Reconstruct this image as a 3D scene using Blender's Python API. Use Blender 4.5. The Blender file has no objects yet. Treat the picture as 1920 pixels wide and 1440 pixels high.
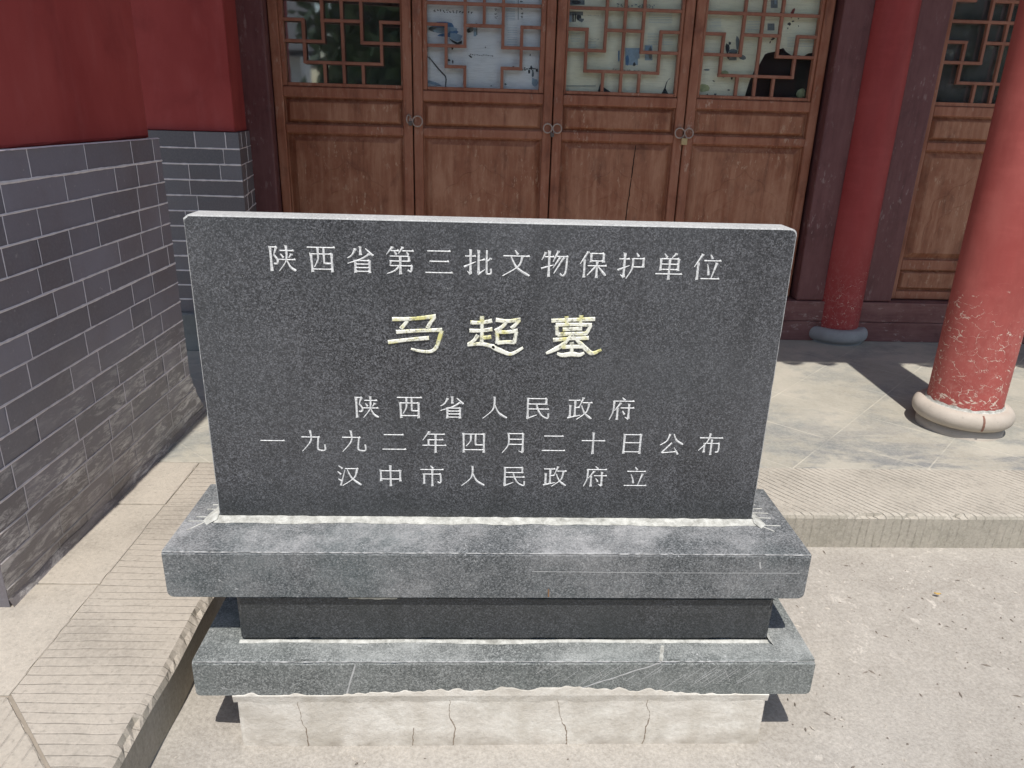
import bpy, bmesh, math, random
from mathutils import Vector, Matrix, noise as mn

random.seed(7)
SC = bpy.context.scene
COL = SC.collection
R = math.radians

# ------------------------------------------------------------------ camera
GZ = 0.46446                     # height of the tablet foot above the yard
cam_d = bpy.data.cameras.new('camera')
cam = bpy.data.objects.new('camera', cam_d)
COL.objects.link(cam)
SC.camera = cam
cam_d.sensor_width = 36.0
cam_d.lens = 36.0 * 1387.2 / 1920.0
cam_d.clip_start = 0.05
cam_d.clip_end = 500


def cam_axes(pitch, yaw, roll):
    cp, sp, cy, sy = math.cos(pitch), math.sin(pitch), math.cos(yaw), math.sin(yaw)
    F = Vector((sy * cp, cy * cp, -sp))
    r0 = Vector((cy, -sy, 0))
    u0 = r0.cross(F)
    cr, sr = math.cos(roll), math.sin(roll)
    return cr * r0 + sr * u0, -sr * r0 + cr * u0, F


_r, _u, _F = cam_axes(R(20.13), R(2.51), R(1.70))
cam.matrix_world = Matrix(((_r.x, _u.x, -_F.x, -0.0225), (_r.y, _u.y, -_F.y, -1.4618),
                           (_r.z, _u.z, -_F.z, 0.86342 + GZ), (0, 0, 0, 1)))

# ------------------------------------------------------------------ sky, sun, exposure
SUN_DIR = Vector((0.025, 0.46, -1.0)).normalized()      # the way the light travels
w = bpy.data.worlds.new('World')
SC.world = w
w.use_nodes = True
nt = w.node_tree
bg = nt.nodes['Background']
sky = nt.nodes.new('ShaderNodeTexSky')
sky.sky_type = 'NISHITA'
sky.sun_disc = False
el = math.asin(-SUN_DIR.z)
sky.sun_elevation = el
sky.sun_rotation = math.atan2(-SUN_DIR.x, -SUN_DIR.y)
sky.dust_density = 1.2
sky.air_density = 1.2
nt.links.new(sky.outputs[0], bg.inputs[0])
bg.inputs[1].default_value = 0.10
sun_d = bpy.data.lights.new('sun', 'SUN')
sun_d.energy = 3.1
sun_d.angle = R(0.53)
sun_d.color = (1.0, 0.96, 0.905)
sun = bpy.data.objects.new('sun', sun_d)
COL.objects.link(sun)
sun.rotation_euler = SUN_DIR.to_track_quat('-Z', 'Y').to_euler()
sun.location = (0, -5, 10)
SC.view_settings.view_transform = 'Standard'
SC.view_settings.look = 'None'
SC.view_settings.exposure = 0.5
SC.view_settings.gamma = 1.0
SC.render.engine = 'CYCLES'
SC.cycles.max_bounces = 8
SC.cycles.diffuse_bounces = 5


# ------------------------------------------------------------------ node helpers
class NT:
    def __init__(s, name):
        s.m = bpy.data.materials.new(name)
        s.m.use_nodes = True
        s.t = s.m.node_tree
        s.b = s.t.nodes['Principled BSDF']
        g = s.t.nodes.new('ShaderNodeNewGeometry')
        s.pos = g.outputs['Position']
        s.nrm = g.outputs['Normal']

    def n(s, typ, **kw):
        nd = s.t.nodes.new(typ)
        for k, v in kw.items():
            setattr(nd, k, v)
        return nd

    def put(s, sock, v):
        if hasattr(v, 'is_output'):
            s.t.links.new(v, sock)
        elif isinstance(v, (tuple, list)) and len(v) == 3 and sock.type == 'RGBA':
            sock.default_value = (*v, 1)
        else:
            sock.default_value = v

    def map(s, scale=(1, 1, 1), rot=(0, 0, 0), loc=(0, 0, 0), vec=None):
        nd = s.n('ShaderNodeMapping')
        s.put(nd.inputs['Vector'], vec or s.pos)
        nd.inputs['Scale'].default_value = scale
        nd.inputs['Rotation'].default_value = rot
        nd.inputs['Location'].default_value = loc
        return nd.outputs[0]

    def noise(s, scale, detail=4, rough=0.55, vec=None, dist=0.0):
        nd = s.n('ShaderNodeTexNoise')
        s.put(nd.inputs['Vector'], vec or s.pos)
        nd.inputs['Scale'].default_value = scale
        nd.inputs['Detail'].default_value = detail
        nd.inputs['Roughness'].default_value = rough
        nd.inputs['Distortion'].default_value = dist
        return nd.outputs['Fac']

    def voro(s, scale, vec=None, feature='F1', out='Distance'):
        nd = s.n('ShaderNodeTexVoronoi', feature=feature)
        s.put(nd.inputs['Vector'], vec or s.pos)
        nd.inputs['Scale'].default_value = scale
        return nd.outputs[out]

    def ramp(s, fac, stops, interp='LINEAR'):
        nd = s.n('ShaderNodeValToRGB')
        cr = nd.color_ramp
        cr.interpolation = interp
        while len(cr.elements) < len(stops):
            cr.elements.new(0.5)
        for e, (p, c) in zip(cr.elements, stops):
            e.position = p
            e.color = (c, c, c, 1) if isinstance(c, (int, float)) else (*c, 1)
        s.put(nd.inputs[0], fac)
        return nd.outputs[0]

    def mix(s, fac, a, b, mode='MIX'):
        nd = s.n('ShaderNodeMix', data_type='RGBA', blend_type=mode)
        s.put(nd.inputs[0], fac)
        s.put(nd.inputs[6], a)
        s.put(nd.inputs[7], b)
        return nd.outputs[2]

    def math(s, op, a, b=0.0, c=0.0):
        nd = s.n('ShaderNodeMath', operation=op)
        s.put(nd.inputs[0], a)
        s.put(nd.inputs[1], b)
        s.put(nd.inputs[2], c)
        return nd.outputs[0]

    def sep(s, vec=None):
        nd = s.n('ShaderNodeSeparateXYZ')
        s.put(nd.inputs[0], vec or s.pos)
        return nd.outputs

    def rng(s, v, a, b, c=0.0, d=1.0):
        nd = s.n('ShaderNodeMapRange')
        s.put(nd.inputs[0], v)
        for i, q in enumerate((a, b, c, d)):
            nd.inputs[i + 1].default_value = q
        return nd.outputs[0]

    def bump(s, h, strength=0.3, dist=0.002, prev=None):
        nd = s.n('ShaderNodeBump')
        nd.inputs['Strength'].default_value = strength
        nd.inputs['Distance'].default_value = dist
        s.put(nd.inputs['Height'], h)
        if prev:
            s.put(nd.inputs['Normal'], prev)
        return nd.outputs[0]

    def done(s, color, rough=0.7, normal=None, spec=0.5, metal=0.0):
        s.put(s.b.inputs['Base Color'], color)
        s.put(s.b.inputs['Roughness'], rough)
        s.put(s.b.inputs['Specular IOR Level'], spec)
        s.b.inputs['Metallic'].default_value = metal
        if normal:
            s.put(s.b.inputs['Normal'], normal)
        return s.m


def S(r, g, b):
    f = lambda c: (c / 255 / 12.92) if c <= 10 else ((c / 255 + 0.055) / 1.055) ** 2.4
    return (f(r), f(g), f(b))


# ------------------------------------------------------------------ materials
def granite(name, dark, light, dust, dust_amt, rough, tint=(0.09, 0.12, 0.12), fine=400, polished=False):
    """crystals of several sizes, pale flecks, faint colour drift; dust lies mostly on what faces up"""
    k = NT(name)
    cell = k.sep(k.voro(fine, out='Color'))[0]
    cell2 = k.sep(k.voro(fine * 0.62, vec=k.map(loc=(0.3, 0.7, 0.2)), out='Color'))[1]
    a = k.math('ADD', k.math('MULTIPLY', cell, 0.55), k.math('MULTIPLY', cell2, 0.20))
    a = k.math('ADD', a, k.math('MULTIPLY', k.noise(520, 2, 0.7), 0.40))
    f = k.ramp(a, [(0.22, 0.0), (0.52, 0.22), (0.70, 0.5), (0.90, 1.0)])
    c = k.mix(f, dark, light)
    sp = k.voro(140)
    fl = k.math('MULTIPLY', k.ramp(sp, [(0.08, 1.0), (0.17, 0.0)]), k.ramp(k.noise(45, 2), [(0.54, 0), (0.66, 1)]))
    c = k.mix(k.math('MULTIPLY', fl, 0.6), c, (0.55, 0.55, 0.52))
    big = k.noise(3.2, 6, 0.62)
    c = k.mix(k.math('MULTIPLY', k.ramp(big, [(0.44, 0), (0.70, 1)]), 0.40), c, tint)
    nz = k.sep(k.nrm)[2]
    lie = k.rng(nz, 0.2, 0.8, 0.58, 1.0)
    d1 = k.noise(6.5, 9, 0.72, vec=k.map((1, 1, 1.2), loc=(3, 1, 2)), dist=0.25)
    d2 = k.noise(230, 4, 0.85)
    dm = k.math('ADD', k.math('MULTIPLY', d1, 0.50 if polished else 0.64), k.math('MULTIPLY', d2, 0.50 if polished else 0.36))
    dm = k.math('MULTIPLY', k.math('MULTIPLY', k.ramp(dm, [(0.44, 0.0), (0.53, 0.4), (0.63, 1.0)]), dust_amt), lie)
    wf = k.math('MULTIPLY', k.ramp(k.noise(120, 4, 0.8, dist=0.8), [(0.60, 0), (0.65, 1)]), k.ramp(k.noise(8, 4, 0.6, vec=k.map(loc=(8, 1, 3))), [(0.46, 0), (0.62, 1)]))
    c = k.mix(dm, c, dust)
    c = k.mix(k.math('MULTIPLY', wf, dust_amt), c, (0.62, 0.62, 0.61))
    r = k.math('ADD', rough, k.math('MULTIPLY', dm, 0.3))
    if polished:
        # smears of rain dirt, hand marks, a darker greenish foot
        run = k.noise(9, 6, 0.6, vec=k.map((1, 1, 0.12), loc=(2, 0, 1)))
        c = k.mix(k.math('MULTIPLY', k.ramp(run, [(0.50, 0), (0.68, 1)]), 0.34), c, (0.020, 0.021, 0.022))
        film = k.noise(2.0, 5, 0.6, vec=k.map(loc=(6, 1, 2)))
        c = k.mix(k.math('MULTIPLY', k.ramp(film, [(0.40, 0), (0.66, 1)]), 0.16), c, (0.19, 0.19, 0.197))
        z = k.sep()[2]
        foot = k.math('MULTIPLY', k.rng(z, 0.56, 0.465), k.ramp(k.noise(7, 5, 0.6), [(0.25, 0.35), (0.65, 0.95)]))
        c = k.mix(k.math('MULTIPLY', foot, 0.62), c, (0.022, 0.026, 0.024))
        r = k.math('ADD', r, k.rng(film, 0.35, 0.7, -0.08, 0.16))
    nb = k.bump(k.noise(260, 3, 0.7), 0.2 if polished else 0.6, 0.0012)
    return k.done(c, r, nb, 0.5)


M = {}
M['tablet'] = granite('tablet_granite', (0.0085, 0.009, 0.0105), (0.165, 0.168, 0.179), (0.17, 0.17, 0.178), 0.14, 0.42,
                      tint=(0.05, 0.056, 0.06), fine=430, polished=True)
M['slab'] = granite('sawn_granite', (0.042, 0.047, 0.049), (0.235, 0.243, 0.245), (0.47, 0.462, 0.455), 0.70, 0.75,
                    tint=(0.10, 0.135, 0.135))
M['slab_low'] = granite('worn_granite', (0.055, 0.061, 0.059), (0.30, 0.31, 0.296), (0.46, 0.47, 0.447), 0.62, 0.8,
                        tint=(0.165, 0.19, 0.175))
M['cut'] = granite('cut_granite_edge', (0.28, 0.28, 0.275), (0.56, 0.56, 0.54), (0.60, 0.595, 0.57), 0.5, 0.8, tint=(.48, .48, .465))


def white_paint():
    k = NT('white_letter_paint')
    f = k.noise(300, 3, 0.6)
    c = k.mix(k.ramp(f, [(0.35, 0), (0.65, 1)]), (0.46, 0.46, 0.455), (0.86, 0.86, 0.84))
    return k.done(c, 0.75)


def yellow_paint():
    k = NT('yellow_letter_paint')
    f = k.noise(28, 4, 0.6, vec=k.map(loc=(0.31, 0, 0.4)))
    f2 = k.noise(160, 3, 0.6)
    c = k.mix(k.ramp(f, [(0.50, 0), (0.62, 1)]), (0.84, 0.83, 0.72), (0.66, 0.62, 0.25))  # whitish share imitates the lit lower edges of cut strokes
    c = k.mix(k.ramp(f2, [(0.52, 0), (0.66, 0.75)]), c, (0.22, 0.215, 0.15))  # dark share imitates shading inside the strokes
    return k.done(c, 0.7)


M['white'] = white_paint()
M['yellow'] = yellow_paint()


def mortar():
    k = NT('lime_mortar')
    c = k.mix(k.ramp(k.noise(45, 6, 0.75), [(0.32, 0), (0.62, 1)]), (0.25, 0.245, 0.215), (0.57, 0.565, 0.515))
    return k.done(c, 0.9, k.bump(k.noise(120, 4, 0.7), 0.6, 0.003))


M['mortar'] = mortar()


def base_plaster():
    k = NT('cement_render')
    n1 = k.noise(7, 6, 0.6, vec=k.map((1, 1, 2.2)))
    c = k.ramp(n1, [(0.3, (0.52, 0.48, 0.415)), (0.5, (0.68, 0.64, 0.57)), (0.68, (0.78, 0.75, 0.68))])
    drip = k.noise(16, 5, 0.6, vec=k.map((1, 1, 0.18)))
    c = k.mix(k.math('MULTIPLY', k.ramp(drip, [(0.5, 0), (0.75, 1)]), 0.4), c, (0.40, 0.35, 0.27))
    z = k.sep()[2]
    foot = k.math('MULTIPLY', k.rng(z, 0.045, 0.0), k.ramp(k.noise(22, 5), [(0.35, 0), (0.65, 1)]))
    c = k.mix(k.math('MULTIPLY', foot, 0.7), c, (0.30, 0.26, 0.21))
    patch = k.ramp(k.noise(5, 7, 0.7, vec=k.map(loc=(4, 4, 4)), dist=0.5), [(0.52, 0), (0.6, 1)])
    c = k.mix(k.math('MULTIPLY', patch, 0.35), c, (0.44, 0.40, 0.33))
    c = k.mix(k.math('MULTIPLY', k.ramp(k.noise(130, 5, 0.8), [(0.42, 0), (0.66, 1)]), 0.3), c, (0.40, 0.36, 0.30))
    return k.done(c, 0.9, k.bump(k.noise(30, 6, 0.65), 0.5, 0.008))


M['base'] = base_plaster()


def flat(name, c, rough=0.8, var=0.2, scale=40, spec=0.4, metal=0.0):
    k = NT(name)
    f = k.noise(scale, 4, 0.6)
    a = tuple(x * (1 - var) for x in c)
    b = tuple(min(1, x * (1 + var)) for x in c)
    return k.done(k.mix(f, a, b), rough, k.bump(k.noise(scale * 3, 3), 0.2, 0.001), spec, metal)


M['crack'] = flat('crack_dirt', (0.27, 0.22, 0.17), 1.0)
M['iron'] = flat('rusty_iron', (0.46, 0.37, 0.315), 0.6, 0.35, 120, metal=0.1)
M['brass'] = flat('old_brass', (0.50, 0.38, 0.20), 0.5, 0.3, 120, metal=0.1)
M['dark_lock'] = flat('dark_steel', (0.12, 0.10, 0.09), 0.5, 0.3, 120)
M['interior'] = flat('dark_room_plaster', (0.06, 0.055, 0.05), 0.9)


def ground_mat():
    k = NT('sandy_concrete')
    n1 = k.noise(1.6, 6, 0.6)
    n2 = k.noise(14, 6, 0.68)
    c = k.ramp(n1, [(0.32, (0.335, 0.308, 0.265)), (0.52, (0.385, 0.356, 0.309)), (0.7, (0.43, 0.40, 0.352))])
    c = k.mix(k.math('MULTIPLY', k.ramp(n2, [(0.45, 0), (0.68, 1)]), 0.35), c, (0.60, 0.56, 0.49))
    c = k.mix(k.math('MULTIPLY', k.ramp(k.noise(5, 7, 0.7, vec=k.map(loc=(5, 2, 0))), [(0.56, 0), (0.7, 1)]), 0.5), c, (0.29, 0.255, 0.213))
    pale = k.math('MULTIPLY', k.ramp(k.noise(26, 4, 0.7, vec=k.map(loc=(1, 7, 0)), dist=0.8), [(0.60, 0), (0.64, 1)]),
                  k.ramp(k.noise(2.2, 3, vec=k.map(loc=(2, 4, 0))), [(0.5, 0), (0.62, 1)]))
    c = k.mix(k.math('MULTIPLY', pale, 0.7), c, (0.70, 0.65, 0.57))
    dark = k.math('MULTIPLY', k.ramp(k.voro(95), [(0.10, 1), (0.2, 0)]), k.ramp(k.noise(12, 3), [(0.5, 0), (0.62, 1)]))
    c = k.mix(k.math('MULTIPLY', dark, 0.6), c, (0.20, 0.17, 0.15))
    g = k.noise(115, 5, 0.8)
    c = k.mix(0.34, c, k.mix(k.ramp(g, [(0.36, 0), (0.64, 1)]), (0.19, 0.165, 0.14), (0.62, 0.57, 0.51)))
    nb = k.bump(k.noise(120, 5, 0.8), 0.7, 0.004)
    nb = k.bump(k.noise(11, 4, 0.6), 0.4, 0.012, nb)
    return k.done(c, 0.92, nb, 0.25)


M['ground'] = ground_mat()


M['joint_dirt'] = flat('joint_dirt', (0.29, 0.25, 0.20), 0.95, 0.3, 30)


def stone_stain(k, c, amt=0.55, loc=(0, 0, 0), dark=(0.20, 0.21, 0.21)):
    st = k.noise(3.2, 8, 0.7, vec=k.map((1, 1.25, 1), rot=(0, 0, R(24)), loc=loc), dist=0.15)
    return k.mix(k.math('MULTIPLY', k.ramp(st, [(0.50, 0), (0.58, 0.5), (0.68, 1)]), amt), c, dark)


def tile_mat():
    k = NT('diagonal_paving')
    n1 = k.noise(2.4, 7, 0.62)
    c = k.ramp(n1, [(0.32, (0.32, 0.30, 0.248)), (0.5, (0.405, 0.38, 0.315)), (0.68, (0.48, 0.44, 0.365))])
    c = stone_stain(k, c, 0.75, (1.3, 0.2, 0), (0.21, 0.225, 0.215))
    y = k.sep()[1]
    near = k.rng(y, 1.5, 0.95)
    st = k.noise(4.0, 8, 0.72, vec=k.map((0.8, 2.0, 1), loc=(4, 1.1, 0)), dist=0.25)
    c = k.mix(k.math('MULTIPLY', near, k.math('MULTIPLY', k.ramp(st, [(0.46, 0), (0.58, 1)]), 0.85)), c, (0.165, 0.175, 0.18))
    c = k.mix(k.math('MULTIPLY', k.ramp(k.noise(90, 6, 0.82), [(0.42, 0), (0.66, 1)]), 0.34), c, (0.56, 0.53, 0.465))
    br = k.n('ShaderNodeTexBrick')
    br.offset = 0.0
    k.put(br.inputs['Vector'], k.map((1, 1, 1), rot=(0, 0, R(-46)), loc=(0.02, 0.165, 0)))
    for nm, v in (('Scale', 1.0), ('Mortar Size', 0.0028), ('Mortar Smooth', 0.1), ('Bias', 0.0), ('Brick Width', 0.36), ('Row Height', 0.36)):
        br.inputs[nm].default_value = v
    jm = k.math('MULTIPLY', br.outputs['Fac'], k.ramp(k.noise(5, 4), [(0.38, 0.08), (0.62, 0.6)]))
    c = k.mix(jm, c, (0.62, 0.58, 0.48))
    nb = k.bump(k.noise(80, 5, 0.7), 0.35, 0.003)
    nb = k.bump(br.outputs['Fac'], 0.5, 0.002, nb)
    return k.done(c, 0.8, nb, 0.35)


M['tile'] = tile_mat()


def kerb_mat(name, ax, ay, period, base, strength=1.0, patch=0.5):
    k = NT(name)
    n1 = k.noise(5, 7, 0.62)
    c = k.ramp(n1, [(0.32, tuple(x * 0.80 for x in base)), (0.5, base), (0.7, tuple(min(1, x * 1.14) for x in base))])
    wob = k.math('MULTIPLY', k.math('SUBTRACT', k.noise(2.5, 3), 0.5), 0.035)
    s = k.sep()
    v = k.math('ADD', k.math('MULTIPLY', s[0], ax), k.math('MULTIPLY', s[1], ay))
    v = k.math('ADD', v, wob)
    ph = k.math('FRACT', k.math('DIVIDE', v, period))
    groove = k.ramp(ph, [(0.0, 0.0), (0.40, 0.0), (0.5, 1.0), (0.60, 0.0)])
    keep = k.ramp(k.noise(4.2, 5, 0.6, vec=k.map(loc=(9, 3, 0))), [(patch - 0.12, 1.0), (patch + 0.12, 0.12)])
    groove = k.math('MULTIPLY', groove, keep)
    groove = k.math('MULTIPLY', groove, k.ramp(k.noise(38, 3), [(0.3, 0.15), (0.6, 1)]))
    groove = k.math('MULTIPLY', groove, k.rng(k.math('ABSOLUTE', k.sep(k.nrm)[2]), 0.3, 0.7, 0.38, 1.0))
    c = k.mix(k.math('MULTIPLY', groove, 0.42 * strength), c, tuple(x * 0.45 for x in base))
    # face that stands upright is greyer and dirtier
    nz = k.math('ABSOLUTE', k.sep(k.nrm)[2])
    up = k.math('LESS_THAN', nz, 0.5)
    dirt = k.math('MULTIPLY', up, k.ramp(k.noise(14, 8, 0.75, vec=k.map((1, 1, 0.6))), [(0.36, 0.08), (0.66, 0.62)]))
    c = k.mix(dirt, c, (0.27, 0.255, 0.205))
    pits = k.math('MULTIPLY', k.ramp(k.noise(85, 5, 0.8, vec=k.map(loc=(3, 3, 1))), [(0.54, 0), (0.66, 1)]), 0.5)
    c = k.mix(pits, c, tuple(x * 0.5 for x in base))
    c = k.mix(k.math('MULTIPLY', k.ramp(k.noise(105, 5, 0.8), [(0.42, 0), (0.66, 1)]), 0.4), c, tuple(min(1, x * 1.45) for x in base))
    nb = k.bump(k.noise(140, 5, 0.75), 0.5, 0.003)
    nb = k.bump(k.math('MULTIPLY', groove, -1.0), 0.7 * strength, 0.006, nb)
    return k.done(c, 0.9, nb, 0.25)


M['kerb_diag'] = kerb_mat('diagonal_chiselled_stone', 0.80, 0.55, 0.0215, (0.415, 0.38, 0.32), 1.35, 0.54)
M['kerb_left'] = kerb_mat('cross_chiselled_stone', 0.02, 1.0, 0.027, (0.395, 0.352, 0.295), 0.75, 0.58)
M['kerb_front'] = kerb_mat('lengthwise_chiselled_stone', 1.0, 0.02, 0.030, (0.39, 0.347, 0.288), 0.7, 0.60)
M['kerb_smooth'] = kerb_mat('smooth_stone_slab', 0.5, 0.5, 0.3, (0.42, 0.376, 0.315), 0.0, 0.5)


def brick_mat(name, base, wear=True):
    k = NT(name)
    at = k.n('ShaderNodeAttribute', attribute_name='tint')
    t = at.outputs['Fac']
    c = k.mix(t, tuple(x * 0.72 for x in base), tuple(x * 1.25 for x in base))
    c = k.mix(k.math('MULTIPLY', k.ramp(k.noise(3, 5, 0.6), [(0.45, 0), (0.7, 1)]), 0.5), c, (0.145, 0.108, 0.108))
    c = k.mix(k.math('MULTIPLY', k.noise(60, 5, 0.7), 0.25), c, (0.27, 0.255, 0.265))
    if wear:
        z = k.sep()[2]
        low = k.math('ADD', k.rng(z, 0.85, 0.30), k.math('MULTIPLY', k.math('SUBTRACT', k.noise(4, 5), 0.5), 0.9))
        v = k.map((1, 1, 5), rot=(R(24), 0, 0))
        st = k.noise(9, 9, 0.8, vec=v, dist=0.5)
        clus = k.ramp(k.noise(3.6, 5, 0.6, vec=k.map((1, 1, 1.6), loc=(1, 6, 2))), [(0.40, 0.2), (0.54, 1)])
        sm = k.math('MULTIPLY', clus, k.math('MULTIPLY', k.ramp(st, [(0.49, 0), (0.55, 0.65), (0.62, 1)]), k.rng(low, 0.38, 1.0)))
        c = k.mix(k.math('MULTIPLY', k.rng(low, 0.25, 1.1), 0.45), c, (0.27, 0.25, 0.225))
        c = k.mix(k.math('MULTIPLY', sm, 0.92), c, (0.80, 0.77, 0.74))
        ft = k.math('MULTIPLY', k.rng(z, 0.36, 0.17), k.ramp(k.noise(9, 6, 0.7, vec=k.map(loc=(2, 5, 1))), [(0.40, 0), (0.6, 1)]))
        c = k.mix(k.math('MULTIPLY', ft, 0.55), c, (0.17, 0.15, 0.125))
        fly = k.math('MULTIPLY', k.ramp(k.noise(42, 4, 0.7), [(0.66, 0), (0.7, 1)]), 0.5)
        c = k.mix(fly, c, (0.45, 0.43, 0.42))
    nb = k.bump(k.noise(90, 4, 0.7), 0.35, 0.0015)
    edge = k.noise(130, 5, 0.8)
    c = k.mix(k.math('MULTIPLY', k.ramp(edge, [(0.45, 0), (0.66, 1)]), 0.22), c, (0.33, 0.31, 0.325))
    return k.done(c, 0.5, nb, 0.5)


M['brick'] = brick_mat('dark_grey_brick', (0.222, 0.209, 0.250))
M['brick_pier'] = brick_mat('dark_grey_brick_pier', (0.150, 0.148, 0.166), False)


def joint_mat():
    k = NT('white_pointing')
    z = k.sep()[2]
    f = k.math('ADD', k.rng(z, 0.52, 0.12), k.math('MULTIPLY', k.math('SUBTRACT', k.noise(6, 5), 0.5), 0.6))
    c = k.mix(k.noise(60, 4), (0.62, 0.57, 0.58), (0.90, 0.84, 0.85))
    c = k.mix(k.rng(f, 0.2, 1.0), c, (0.36, 0.34, 0.31))
    return k.done(c, 0.9)


M['joint'] = joint_mat()


def red_plaster():
    k = NT('red_limewash')
    n1 = k.noise(2.2, 6, 0.6, vec=k.map((1, 1, 0.6)))
    c = k.ramp(n1, [(0.3, (0.32, 0.046, 0.043)), (0.5, (0.385, 0.064, 0.059)), (0.72, (0.445, 0.092, 0.084))])
    c = k.mix(k.math('MULTIPLY', k.ramp(k.noise(16, 4, vec=k.map((1, 1, 0.25))), [(0.52, 0), (0.75, 1)]), 0.25), c, (0.47, 0.125, 0.118))
    c = k.mix(k.math('MULTIPLY', k.ramp(k.noise(4.5, 7, 0.65, vec=k.map(loc=(7, 2, 1)), dist=0.5), [(0.52, 0), (0.68, 1)]), 0.4), c, (0.24, 0.035, 0.035))
    fl = k.ramp(k.noise(21, 3, 0.6, vec=k.map(loc=(7.1, 3.3, 0))), [(0.765, 0), (0.775, 1)])
    c = k.mix(fl, c, (0.6, 0.5, 0.48))
    return k.done(c, 0.8, k.bump(k.noise(50, 5, 0.65), 0.25, 0.002), 0.3)


M['red'] = red_plaster()


def painted_wood(name, base, light, dark, rough=0.5, fleck=0.6, vert=True, chips=(0.6, 0.46, 0.36), zfade=None):
    k = NT(name)
    sc = (1, 1, 0.10) if vert else (0.10, 1, 1)
    g = k.noise(34, 6, 0.65, vec=k.map(sc))
    n1 = k.noise(3.5, 5, 0.6)
    c = k.mix(k.ramp(n1, [(0.3, 0), (0.7, 1)]), base, tuple(0.6 * a + 0.4 * b for a, b in zip(base, light)))
    c = k.mix(k.math('MULTIPLY', k.ramp(g, [(0.46, 0), (0.66, 1)]), 0.6), c, light)
    mot = k.noise(7.5, 7, 0.68, vec=k.map((1, 1, 0.7), loc=(5, 5, 2)), dist=0.4)
    c = k.mix(k.math('MULTIPLY', k.ramp(mot, [(0.50, 0), (0.66, 1)]), 0.5), c, light)
    c = k.mix(k.math('MULTIPLY', k.ramp(mot, [(0.32, 1), (0.46, 0)]), 0.45), c, dark)
    c = k.mix(k.math('MULTIPLY', k.ramp(g, [(0.28, 1), (0.42, 0)]), 0.5), c, dark)
    fl = k.noise(48, 5, 0.7, vec=k.map((1, 1, 0.35) if vert else (0.4, 1, 1), loc=(3, 1, 4)))
    where = k.ramp(k.noise(5.5, 4, 0.6, vec=k.map(loc=(1, 2, 8))), [(0.46, 0), (0.64, 1)])
    if zfade:
        where = k.math('MULTIPLY', where, k.rng(k.sep()[2], zfade[0], zfade[1]))
    m = k.math('MULTIPLY', k.ramp(fl, [(0.565, 0), (0.615, 1)]), where)
    c = k.mix(k.math('MULTIPLY', m, fleck), c, chips)
    nb = k.bump(g, 0.25, 0.002)
    nb = k.bump(k.noise(70, 4, 0.7), 0.2, 0.0015, nb)
    return k.done(c, rough, nb, 0.4)


M['door'] = painted_wood('brown_painted_wood', (0.285, 0.096, 0.050), (0.44, 0.205, 0.128), (0.095, 0.031, 0.018), 0.52, 0.5)
M['door_panel'] = painted_wood('worn_brown_panel', (0.285, 0.101, 0.051), (0.50, 0.26, 0.16), (0.095, 0.032, 0.018), 0.55, 0.9, True, (0.52, 0.33, 0.22))
M['lattice'] = painted_wood('lattice_wood', (0.28, 0.108, 0.066), (0.39, 0.18, 0.118), (0.13, 0.046, 0.028), 0.55, 0.2)
M['maroon'] = painted_wood('maroon_painted_wood', (0.135, 0.050, 0.051), (0.195, 0.085, 0.083), (0.08, 0.029, 0.031), 0.55, 0.35, True, (0.45, 0.36, 0.34))
M['sill'] = painted_wood('maroon_threshold_board', (0.17, 0.068, 0.064), (0.27, 0.14, 0.125), (0.09, 0.034, 0.033), 0.65, 0.7, False, (0.50, 0.42, 0.38))


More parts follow.
